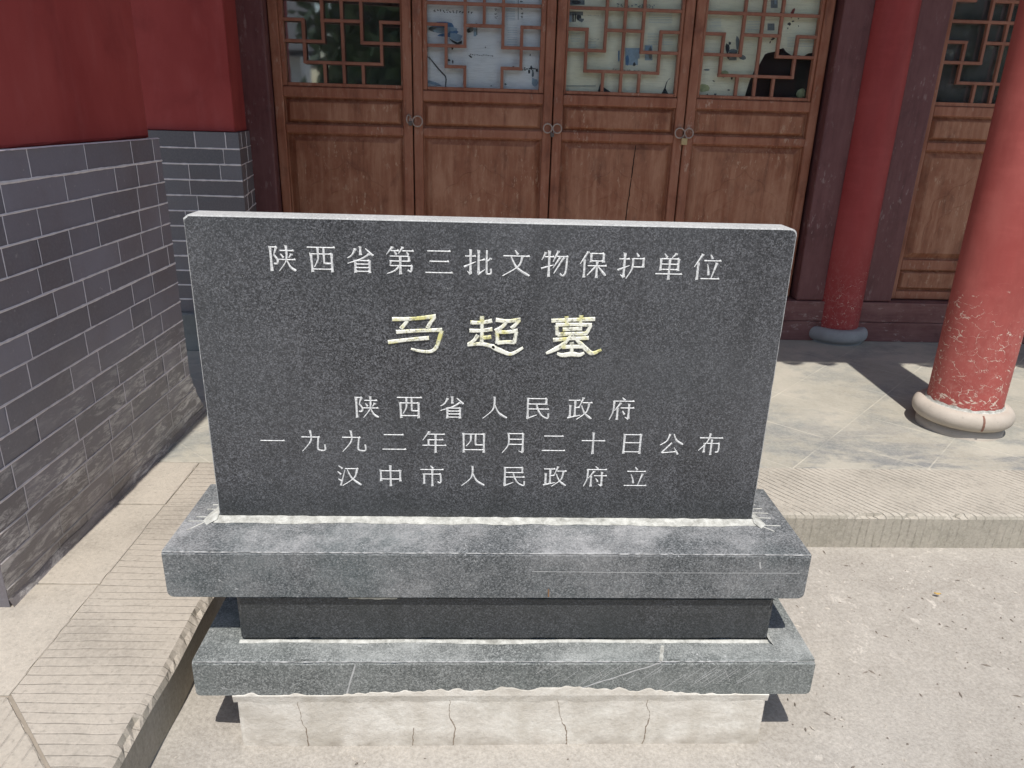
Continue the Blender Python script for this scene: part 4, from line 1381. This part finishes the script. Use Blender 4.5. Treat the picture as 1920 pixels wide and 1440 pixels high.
def make_door(x0, x1, kind, label, lat=(0.066, 0.056), swing=0.0, pane='glass'):
    """kind 'full' or 'open' lattice; returns the frame part"""
    sw = 0.048
    fr = MB()
    fr.box(x0, x0 + sw, Y0, Y0 + 0.05, 0.384, 2.56)
    fr.box(x1 - sw, x1, Y0, Y0 + 0.05, 0.384, 2.56)
    for za, zb_ in ((0.384, 0.432), (0.553, 0.612), (1.198, 1.243), (1.372, 1.424), (2.228, 2.27), (2.40, 2.56)):
        fr.box(x0 + sw - 0.001, x1 - sw + 0.001, Y0 + 0.002, Y0 + 0.048, za, zb_)
    frame = fr.build('door', M['door'], hall, 0.0075, 3)
    frame['label'] = label
    # inner moulding round the lattice
    li, ri = x0 + lat[0], x1 - lat[1]
    ml = MB()
    ml.box(x0 + sw + 0.001, li, Y0 + 0.010, Y0 + 0.046, 1.4255, 2.226)
    ml.box(ri, x1 - sw - 0.001, Y0 + 0.010, Y0 + 0.046, 1.4255, 2.226)
    ml.box(li + 0.0005, ri - 0.0005, Y0 + 0.011, Y0 + 0.046, 1.4255, ZB)
    ml.build('moulding', M['door'], frame, 0.004, 2)
    # lattice
    la = MB()
    u = (ri - li) / 6
    uz = 0.0965
    bw = 0.0075
    X = lambda c: li + u * c
    Z = lambda q: ZB + uz * q
    segV, segH = [], []
    def V(c, a, b): segV.append((c, a, b))
    def H(q, a, b): segH.append((q, a, b))
    for flip in (0, 1):
        f = (lambda q: 8 - q) if flip else (lambda q: q)
        def v(c, a, b):
            a, b = f(a), f(b)
            V(c, min(a, b), max(a, b))
        v(2, 2, 4); v(4, 2, 4)
        v(1, 1, 3); v(5, 1, 3)
        v(2, 0, 1); v(4, 0, 1)
        H(f(2), 0, 2); H(f(2), 4, 6)
        H(f(3), 0, 1); H(f(3), 5, 6); H(f(3), 2, 4)
        if kind == 'open' and not flip:
            H(f(1), 1, 2); H(f(1), 4, 5)
            v(3, 3, 4)
        else:
            H(f(1), 1, 5)
            v(3, 0, 4)
    H(4, 0, 6)
    e = 0.0068
    for c, a, b in segV:
        la.box(X(c) - bw, X(c) + bw, Y0 + 0.014, Y0 + 0.036, Z(a) - (e if a > 0 else 0.0), Z(b) + (e if b < 8 else 0.0))
    for q, a, b in segH:
        la.box(X(a) - (bw + 0.0006 if a > 0 else 0.0), X(b) + (bw + 0.0006 if b < 6 else 0.0), Y0 + 0.0125, Y0 + 0.0345, Z(q) - bw, Z(q) + bw)
    la.build('lattice', M['lattice'], frame, 0.0016, 1)
    gl = MB()
    ya, yb = Y0 + 0.0475, Y0 + 0.0475 + swing      # a loose pane stands a little askew
    xa, xb = x0 + sw + 0.002, x1 - sw - 0.002
    for da, db in ((0, 0.003),):
        q = [(xa, ya + da), (xb, yb + da), (xb, yb + db), (xa, ya + db)]
        gl.face([(x, y, 1.4265) for x, y in q])
        gl.face([(x, y, 2.226) for x, y in q])
        for i in range(4):
            (xp, yp), (xq, yq) = q[i], q[(i + 1) % 4]
            gl.face([(xp, yp, 1.4265), (xq, yq, 1.4265), (xq, yq, 2.226), (xp, yp, 2.226)])
    gl.build('glass_pane', M['glass_mirror' if swing else pane], frame, weld=True)
    pb = MB()
    pb.box(x0 + sw + 0.002, x1 - sw - 0.002, Y0 + 0.030, Y0 + 0.045, 0.40, 1.40)
    pb.build('backing_board', M['door'], frame)
    pb = MB()
    pb.box(x0 + sw + 0.002, x1 - sw - 0.002, Y0 + 0.030, Y0 + 0.045, 2.25, 2.42)
    pb.build('backing_board', M['door'], frame)
    px0, px1 = x0 + sw, x1 - sw
    for za, zb_, sl_, r_ in ((1.243, 1.372, 0.026, 0.012), (0.612, 1.198, 0.042, 0.012), (0.432, 0.553, 0.022, 0.010), (2.27, 2.40, 0.026, 0.012)):
        pm = MB()
        raised_panel(pm, px0, px1, za, zb_, sl_, r_)
        if zb_ - za > 0.4:
            ogee(pm, (px0 + px1) / 2, (za + zb_) / 2 - 0.02, (px1 - px0) * 0.36, (zb_ - za) * 0.32)
            ogee(pm, (px0 + px1) / 2, (za + zb_) / 2 - 0.09, (px1 - px0) * 0.26, (zb_ - za) * 0.22, 0.003)
        pm.build('panel', M['door_panel'], frame)
    return frame


def ring(parent, x, z, tilt=0.0, r=0.019, sx=1.0):
    mb = MB()
    pts = []
    for i in range(28):
        a = 2 * math.pi * i / 28
        pts.append((x + sx * r * math.sin(a), Y0 - 0.012 - 0.006 * (1 - math.cos(a)) * 0.5 + tilt * math.sin(a), z - r + r * math.cos(a)))
    mb.tube(pts, 0.0036, 8, True)
    mb.tube([(x, Y0 + 0.002, z + 0.003), (x, Y0 - 0.010, z + 0.002), (x, Y0 - 0.012, z - 0.003)], 0.003, 8)
    return mb.build('ring_handle', M['iron'], parent)


EDG = [-1.104, -0.3965, 0.3265, 1.022, 1.732]
d1 = make_door(EDG[0] + 0.002, EDG[1] - 0.003, 'full', 'door leaf with dark reflecting glass, next to the brick pier', (0.070, 0.055), 0.052)
d2 = make_door(EDG[1] + 0.003, EDG[2] - 0.003, 'open', 'door leaf with bluish papers behind its lattice', (0.072, 0.074))
d3 = make_door(EDG[2] + 0.003, EDG[3] - 0.003, 'full', 'door leaf with yellowed papers and a split lower panel', (0.060, 0.064))
d4 = make_door(EDG[3] + 0.003, EDG[4] - 0.006, 'full', 'door leaf with torn yellowed paper, next to the jamb', (0.062, 0.066))
d5 = make_door(2.294, 2.996, 'full', 'door leaf with bare dark glass beyond the inner column', (0.050, 0.056), 0.0, 'glass_plain')
d6 = make_door(3.002, 3.716, 'full', 'door leaf mostly hidden by the sunlit column', (0.056, 0.056), 0.0, 'glass_plain')
# split in the third leaf's lower panel
ck = MB()
ribbon(ck, wander((0.775, Y0 + 0.0035, 1.185), (0.742, Y0 + 0.0035, 0.62), 24, 0.004, (1, 0, 0)), 0.0046, 0.0006, 0, Vector((0, -1, 0)), 0.3)
ck.build('split', flat('split_shadow', (0.012, 0.008, 0.006), 1.0), d3)

ring(d2, -0.373, 1.298, 0.0, 0.0255)
ring(d1, -0.418, 1.302, 0.012, 0.020, 0.45)
ring(d2, 0.302, 1.279, 0.004, 0.0225)
ring(d3, 0.352, 1.279, -0.004, 0.0225)
ring(d3, 0.998, 1.277, 0.0, 0.025)
ring(d4, 1.046, 1.276, 0.004, 0.0235)


def padlock(x, z, mat, label, s_=1.0, tw=0.0):
    mb = MB()
    y = Y0 - 0.026
    hw, hh, hd = 0.0125 * s_, 0.0135 * s_, 0.007 * s_
    mb.box(x - hw, x + hw, y - hd, y + hd, z - 2 * hh, z)
    mb2 = MB()
    o = mb.build('padlock', mat, None, 0.0028, 2)
    arc = [(x - hw * 0.55, y, z - 0.002)] + [(x - hw * 0.55 * math.cos(math.pi * i / 8), y, z + 0.008 + hw * 0.6 * math.sin(math.pi * i / 8)) for i in range(9)] + [(x + hw * 0.55, y, z - 0.002)]
    mb2.tube(arc, 0.0018, 6)
    mb2.build('shackle', M['iron'], o)
    tag(o, label, 'padlock', 'padlocks on the door rings')


padlock(1.022, 1.228, M['brass'], 'small brass padlock on the pair of rings by the torn paper', 1.25)
padlock(0.326, 1.236, M['dark_lock'], 'small dark padlock on the middle pair of rings', 0.8)
padlock(-0.408, 1.272, M['dark_lock'], 'small dark padlock on the rings between the dark glass and bluish papers', 0.8)


# ------------------------------------------------------------------ papers behind the lattice
PY = Y0 + 0.060


def P_(px, py, Y=PY):
    """point of the sheet seen at a picture position (measured once)"""
    d = _F * 1387.2 + _r * (px - 960) - _u * (py - 720)
    o = Vector(cam.matrix_world.translation)
    p = o + d * ((Y - o.y) / d.y)
    return p.x, p.z


def sheet(name, outline, mats, label, marks, y=PY, cat='poster'):
    mb = MB()
    wv = lambda x, z: 0.0025 * mn.noise(Vector((x * 7, z * 7, 1)))
    front = [(x, y + 0, z) for x, z in outline]
    mb.face(front, 0)
    mb.face([(x, y + 0.0008, z) for x, z in outline], 0)
    n = len(outline)
    for i in range(n):
        (xa, za), (xb, zb_) = outline[i], outline[(i + 1) % n]
        mb.face([(xa, y, za), (xb, y, zb_), (xb, y + 0.0008, zb_), (xa, y + 0.0008, za)], 0)
    for k_, (mi, pts) in enumerate(marks):
        mb.face([(x, y - 0.0006 - 0.00001 * k_, z) for x, z in pts], mi)
    return tag(mb.build(name, mats), label, cat, 'papers pasted behind the door lattice')


def textline(x0, z0, x1, z1, n, h, mi, rnd, fill=0.6):
    """a row of tiny illegible print marks"""
    out = []
    for i in range(n):
        u = (i + 0.5) / n
        x, z = x0 + (x1 - x0) * u, z0 + (z1 - z0) * u
        h_ = h * 1.6
        L_ = math.hypot(x1 - x0, z1 - z0) / n * fill
        vert = abs(z1 - z0) > abs(x1 - x0)
        wd, hh = (h_, L_) if vert else (L_ * 1.2, h_)
        for j in range(3):
            a, b = rnd.uniform(-.5, .2), rnd.uniform(-.5, .3)
            out.append((mi, [(x + wd * a, z + hh * b), (x + wd * (a + .42), z + hh * b), (x + wd * (a + .42), z + hh * (b + .28)), (x + wd * a, z + hh * (b + .28))]))
    return out


def poly(mi, *pp):
    return (mi, [P_(*p) for p in pp])


def rect(mi, a, b):
    return poly(mi, (a[0], b[1]), (b[0], b[1]), (b[0], a[1]), (a[0], a[1]))


def blob(mi, px, py, rx, ry, rnd, n=9, rot=0.0):
    pts = []
    for i in range(n):
        a = 2 * math.pi * i / n
        k_ = rnd.uniform(0.7, 1.2)
        ex, ey = rx * k_ * math.cos(a), ry * k_ * math.sin(a)
        pts.append(P_(px + ex * math.cos(rot) - ey * math.sin(rot), py + ex * math.sin(rot) + ey * math.cos(rot)))
    return (mi, pts)


rnd = random.Random(12)
T = lambda a, b, n, h, mi, f=0.6: textline(*P_(*a), *P_(*b), n, h, mi, rnd, f)
mk = []
mk += T((812, 20), (888, 24), 13, 0.009, 1)
mk += T((929, 8), (930, 36), 4, 0.009, 1)
mk += T((977, 0), (979, 36), 5, 0.010, 1)
mk += T((977, 50), (977, 72), 4, 0.009, 1)
mk += T((880, 102), (926, 105), 11, 0.006, 1)
mk += T((951, 127), (1012, 132), 8, 0.012, 1, 0.75)
mk += [rect(2, (971, 0), (972.2, 37))]
for i in range(12):
    y_ = 3 + i * 3.1
    mk += [rect(3, (949, y_), (966, y_ + 0.7))]
for i in range(10):
    mk += [rect(3, (950 + rnd.uniform(0, 2), 52 + i * 4.4), (970, 52.6 + i * 4.4))]
mk += [blob(3, 820, 50, 14, 9, rnd), blob(4, 832, 48, 22, 8, rnd), blob(2, 812, 54, 12, 6, rnd), blob(4, 850, 60, 12, 6, rnd), blob(4, 840, 66, 20, 4, rnd), blob(5, 856, 69, 12, 7, rnd, 9, 0.3), blob(5, 828, 58, 16, 6, rnd), blob(5, 845, 54, 14, 4, rnd)]
mk += [poly(1, (842, 72), (858, 80), (866, 76), (866, 82), (857, 84), (848, 79)), blob(1, 880, 57, 4.5, 5.5, rnd), blob(2, 884, 54, 4, 7, rnd), rect(2, (892, 44), (895, 66)), rect(3, (888, 52), (893, 68)), blob(1, 848, 90, 2, 4, rnd), blob(1, 882, 106, 4.5, 1.6, rnd, 7, 0.6), blob(1, 842, 113, 3, 2, rnd), blob(1, 849, 116, 1.5, 3.5, rnd)]
mk += [blob(1, 996, 127, 2.2, 4, rnd), blob(1, 992, 134, 2, 4.5, rnd), blob(2, 999, 138, 2, 7, rnd), blob(1, 1006, 131, 2.5, 2, rnd), blob(1, 910, 89, 1.2, 1.2, rnd), blob(1, 921, 161, 1.3, 1.5, rnd), blob(2, 948, 158, 2, 2, rnd), blob(1, 801, 89, 2, 1, rnd), blob(1, 994, 103, 1.2, 2.2, rnd), blob(3, 800 + 12, 156, 14, 3, rnd, 9, 0.3), blob(3, 1002, 155, 7, 9, rnd)]
mk += [poly(1, (800.5, 105), (806, 108), (812, 115), (822, 127), (831, 137), (836, 142), (837.5, 149), (836, 164), (834.5, 164), (835.5, 149), (834, 143.5), (829, 138.5), (820, 128.5), (810, 116), (805, 109.5), (800.5, 106.5))]
xl, xr = EDG[1] + 0.054, EDG[2] - 0.054
sheet('poster', [(xl, 1.428), (xr, 1.428), (xr, 2.22), (xl, 2.22)], [M['paper_blue'], M['ink'], M['ink_grey'], M['ink_pale'], M['ink_blue'], M['ink_pale']],
      'bluish white printed paper with blue landscape behind lattice', mk)
mk = []
mk += T((1155, 10), (1228, 13), 11, 0.011, 2)
mk += T((1147, 131), (1214, 135), 15, 0.007, 1)
mk += T((1100, 73), (1124, 74), 8, 0.004, 2) + T((1102, 29), (1127, 30), 8, 0.003, 2)
mk += [rect(2, (1067, 22), (1093, 29)), poly(1, (1073, 26), (1076, 26), (1076, 41), (1073, 41)), poly(1, (1078, 25), (1081, 26), (1079, 41), (1077, 41)), blob(1, 1086, 33, 5, 6, rnd), blob(2, 1090, 38, 5, 4, rnd), rect(3, (1067, 29), (1072, 41)), rect(2, (1068, 0), (1096, 9)), blob(1, 1080, 4, 8, 4, rnd)]
mk += [rect(5, (1172, 90), (1196, 122)), rect(3, (1190, 90), (1199, 110)), blob(4, 1176, 112, 3.5, 10, rnd), blob(1, 1189, 121, 3, 4, rnd), rect(3, (1209, 85), (1223, 113)), blob(2, 1219, 100, 4, 12, rnd), rect(4, (1159, 95), (1161.5, 115))]
mk += [rect(2, (1062, 160.5), (1117, 161.8)), poly(1, (1120, 173), (1125, 158), (1128, 160), (1126, 174)), poly(1, (1131, 163), (1146, 173), (1132, 173)), poly(1, (1240, 176), (1246, 164), (1249, 154), (1254, 148), (1258, 146), (1252, 151), (1249.5, 158), (1248, 166), (1253, 176))]
for i in range(9):
    mk += [rect(2 if i == 0 else 3, (1101, 77 + i * 3), (1122 - rnd.uniform(0, 5), 77.5 + i * 3))]
for i in range(8):
    mk += [rect(3, (1216, 20 + i * 3.2), (1260, 20.6 + i * 3.2)), rect(3, (1214, 62 + i * 3.0), (1262, 62.5 + i * 3.0)), rect(3, (1070, 57 + i * 3.0), (1088, 57.5 + i * 3.0))]
xl, xr = EDG[2] + 0.054, EDG[3] - 0.054
sheet('poster', [(xl, 1.428), (xr, 1.428), (xr, 2.22), (xl, 2.22)], [M['paper_cream'], M['ink'], M['ink_grey'], M['ink_pale'], M['ink_blue'], M['ink_pale']],
      'whole sheet of yellowed newspaper with small blue picture behind lattice', mk)
mk = []
mk += [blob(1, 1364, 90, 4, 10, rnd), blob(1, 1368, 81, 2.5, 3, rnd), blob(1, 1365, 104, 3, 8, rnd), rect(2, (1367, 98), (1381, 113)), rect(1, (1367, 97), (1382, 100)), blob(2, 1383, 80, 4, 14, rnd), blob(2, 1375, 96, 8, 4, rnd)]
mk += [blob(3, 1487, 21, 3.5, 6, rnd, 9, 0.4), blob(3, 1484, 29, 2.5, 7, rnd), blob(1, 1480, 45, 3.5, 3, rnd, 9, -0.6), blob(1, 1487, 40, 2.5, 1.6, rnd), blob(1, 1497, 35, 1.3, 1.5, rnd), blob(1, 1494, 29, 1, 2, rnd), blob(1, 1500, 29, 1, 2, rnd), blob(1, 1477, 53, 1.3, 1.6, rnd), blob(1, 1497, 49, 1, 1.5, rnd)]
mk += [rect(2, (1439, 44), (1452, 57)), rect(2, (1445, 0), (1458, 15)), rect(4, (1452, 0), (1456, 8)), blob(1, 1449, 73, 4, 2.2, rnd, 9, -0.5), blob(1, 1444, 79, 1.2, 3, rnd, 7, 0.5), blob(1, 1457, 77, 1.4, 4, rnd)]
mk += [blob(5, 1358, 137, 8, 5, rnd), blob(5, 1320, 165, 10, 8, rnd), blob(1, 1355, 144, 4, 1.2, rnd, 7, 0.3), blob(1, 1372, 146, 2.2, 4, rnd), blob(1, 1341, 177, 3, 2, rnd), blob(1, 1366, 169, 2.4, 1.4, rnd), blob(1, 1338, 152, 3, 1, rnd, 7, 0.4), blob(1, 1364, 180, 2, 1.3, rnd), blob(1, 1326, 178, 1.4, 3, rnd), blob(2, 1325, 131, 6, 1.5, rnd), blob(2, 1392, 107, 8, 5, rnd)]
for i in range(7):
    mk += [rect(4, (1330, 34 + i * 2.7), (1352, 34.5 + i * 2.7)), rect(4, (1476, 70 + i * 2.8), (1526, 70.5 + i * 2.8)), rect(4, (1400, 40 + i * 3), (1426, 40.5 + i * 3))]
xl, xr = EDG[3] + 0.054, EDG[4] - 0.058
torn = [P_(1394, 190), P_(1399, 172), P_(1406, 150), P_(1414, 133), P_(1423, 122), P_(1428, 113), P_(1434, 102), P_(1440, 99), P_(1452, 97), P_(1462, 92), P_(1469, 90), P_(1474, 97), P_(1484, 104), P_(1490, 106), P_(1494, 104), P_(1500, 104), P_(1505, 110), P_(1509, 104), P_(1516, 100), P_(1536, 98)]
sheet('poster', [(xl, 1.428)] + torn + [(xr, P_(1538, 98)[1]), (xr, 2.22), (xl, 2.22)], [M['paper_cream'], M['ink'], M['ink_grey'], M['ink_red'], M['ink_pale'], M['leafpaper']],
      'torn yellowed paper leaving a dark hole behind lattice', mk)
# crumpled scrap lying in the torn corner
sc_ = MB()
cx_, cz_ = P_(1505, 176)
rows = []
for i in range(8):
    a = -math.pi / 2 + math.pi * i / 7
    rows.append([(cx_ + 0.026 * math.cos(a) * math.cos(b) * (1 + 0.25 * mn.noise(Vector((a * 2, b * 2, 1)))), PY + 0.02 + 0.014 * math.cos(a) * math.sin(b), cz_ + 0.026 * math.sin(a) * (1 + 0.2 * mn.noise(Vector((b, a, 4))))) for b in [2 * math.pi * k_ / 12 for k_ in range(12)]])
sc_.grid(rows, 0, False, True)
tag(sc_.build('paper_scrap', M['leafpaper']), 'crumpled greenish paper scrap in the dark corner of the torn pane', 'paper')

# ------------------------------------------------------------------ body of the hall: roof, back and side walls
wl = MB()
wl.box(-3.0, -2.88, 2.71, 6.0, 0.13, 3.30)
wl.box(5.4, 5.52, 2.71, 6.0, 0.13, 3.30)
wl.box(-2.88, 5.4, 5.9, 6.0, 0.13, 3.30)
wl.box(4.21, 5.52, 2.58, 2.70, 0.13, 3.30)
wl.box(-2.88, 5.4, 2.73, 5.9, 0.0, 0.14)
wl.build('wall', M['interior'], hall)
EY, EZ = 0.712, 3.26            # edge of the eave
rf = MB()
sl_ = 0.34
for sgn in (0,):
    rf.face([(-2.9, EY, EZ), (6.4, EY, EZ), (6.4, 4.2, EZ + sl_ * (4.2 - EY)), (-2.9, 4.2, EZ + sl_ * (4.2 - EY))], 1)
    rf.face([(-2.9, EY, EZ + 0.06), (6.4, EY, EZ + 0.06), (6.4, 4.2, EZ + 0.06 + sl_ * (4.2 - EY)), (-2.9, 4.2, EZ + 0.06 + sl_ * (4.2 - EY))], 0)
    rf.face([(-2.9, EY, EZ), (6.4, EY, EZ), (6.4, EY, EZ + 0.06), (-2.9, EY, EZ + 0.06)], 1)
    rf.face([(-2.9, 7.4, EZ + 0.06), (6.4, 7.4, EZ + 0.06), (6.4, 4.2, EZ + 0.06 + sl_ * (4.2 - EY)), (-2.9, 4.2, EZ + 0.06 + sl_ * (4.2 - EY))], 0)
    rf.face([(-2.9, EY, EZ), (-2.9, 4.2, EZ + sl_ * (4.2 - EY)), (-2.9, 7.4, EZ)], 1)
    rf.face([(6.4, EY, EZ), (6.4, 4.2, EZ + sl_ * (4.2 - EY)), (6.4, 7.4, EZ)], 1)
for i in range(52):
    x = -2.85 + i * 0.178
    pr = []
    for (y, z) in ((EY - 0.035, EZ + 0.05), (EY + 0.3, EZ + 0.06 + 0.3 * sl_), (4.2, EZ + 0.07 + sl_ * (4.2 - EY))):
        pr.append([(x + 0.05 * math.cos(math.pi * k_ / 8), y, z + 0.05 * math.sin(math.pi * k_ / 8)) for k_ in range(9)])
    rf.grid(pr, 0, True)
    # drip tile hanging between two rows
    xm = x + 0.089
    rf.face([(xm - 0.055, EY - 0.03, EZ + 0.055), (xm - 0.05, EY - 0.035, EZ + 0.02), (xm - 0.025, EY - 0.04, EZ - 0.01), (xm, EY - 0.042, EZ - 0.03), (xm + 0.025, EY - 0.04, EZ - 0.01), (xm + 0.05, EY - 0.035, EZ + 0.02), (xm + 0.055, EY - 0.03, EZ + 0.055)], 0)
rf.build('roof', [M['roof_tile'], M['wood_dark']], hall)
bm_ = MB()
bm_.box(-2.5, 6.0, 1.20, 1.45, 3.10, 3.38)
bm_.build('eave_beam', M['wood_dark'], hall, 0.01)

# ------------------------------------------------------------------ what the door glass mirrors across the yard
house = empty('white_house', (-5.6, -15.5, 0.0), 'white gabled house across the yard mirrored in the door glass', 'building')
hs = MB()
hs.box(-9.5, -1.75, -18.0, -13.0, 0.0, 2.6)
hs.face([(-1.75, -13.0, 2.6), (-1.75, -18.0, 2.6), (-1.75, -15.5, 4.0)])
hs.face([(-9.5, -13.0, 2.6), (-9.5, -18.0, 2.6), (-9.5, -15.5, 4.0)])
hs.build('wall', M['whitewash'], house)
hs = MB()
for sg in (-1, 1):
    hs.face([(-9.9, -15.5 + sg * 2.9, 2.42), (-1.45, -15.5 + sg * 2.9, 2.42), (-1.45, -15.5, 4.1), (-9.9, -15.5, 4.1)])
    hs.face([(-9.9, -15.5 + sg * 2.9, 2.54), (-1.45, -15.5 + sg * 2.9, 2.54), (-1.45, -15.5, 4.22), (-9.9, -15.5, 4.22)])
hs.build('roof', M['roof_tile'], house)


def tree(x, y, h, rad, seed, label):
    rd = random.Random(seed)
    root = empty('broadleaf_tree', (x, y, 0), label, 'tree', 'trees across the yard mirrored in the door glass')
    tk = MB()
    tk.tube([(x, y, 0), (x + 0.05, y, h * 0.3), (x - 0.06, y + 0.05, h * 0.6), (x, y, h * 0.9)], lambda u: 0.16 * (1 - 0.8 * u), 10)
    for k_ in range(7):
        a = rd.uniform(0, 6.28)
        z = h * rd.uniform(0.3, 0.6)
        tk.tube([(x, y, z), (x + math.cos(a) * rad * 0.4, y + math.sin(a) * rad * 0.4, z + h * 0.15), (x + math.cos(a) * rad * 0.8, y + math.sin(a) * rad * 0.8, z + h * 0.25)], lambda u: 0.06 * (1 - 0.8 * u), 6)
    tk.build('trunk', M['bark'], root)
    cr_ = MB()
    for c in range(46):
        a, b = rd.uniform(0, 6.28), rd.uniform(-0.9, 1)
        q = rd.uniform(0.35, 1) ** 0.6
        c0 = Vector((x + rad * q * math.cos(a) * math.sqrt(1 - b * b), y + rad * q * math.sin(a) * math.sqrt(1 - b * b), h * 0.54 + h * 0.46 * q * b))
        rr = rad * rd.uniform(0.22, 0.38)
        for l in range(75):
            p = c0 + Vector((rd.gauss(0, 1), rd.gauss(0, 1), rd.gauss(0, 0.8))) * rr * 0.6
            s_ = rd.uniform(0.12, 0.24)
            u = Vector((rd.uniform(-1, 1), rd.uniform(-1, 1), rd.uniform(-1, 1))).normalized()
            v_ = u.orthogonal().normalized()
            cr_.face([p - u * s_, p + v_ * s_ * 0.5, p + u * s_, p - v_ * s_ * 0.5], 0)
    cr_.build('crown', M['leaf'], root)


for i, (x, y, h, rd_) in enumerate(((0.55, -9.5, 4.8, 1.75), (2.6, -11.5, 5.6, 1.9), (4.9, -10.0, 5.2, 2.1), (7.6, -10.8, 5.8, 2.3), (11.4, -10.2, 5.4, 2.2))):
    tree(x, y, h, rd_, 30 + i, ('bushy tree nearest the white house across the yard', 'second bushy tree from the white house across the yard', 'middle bushy tree of the row across the yard',
                                'second bushy tree from the far end of the row', 'bushy tree farthest from the white house across the yard')[i])
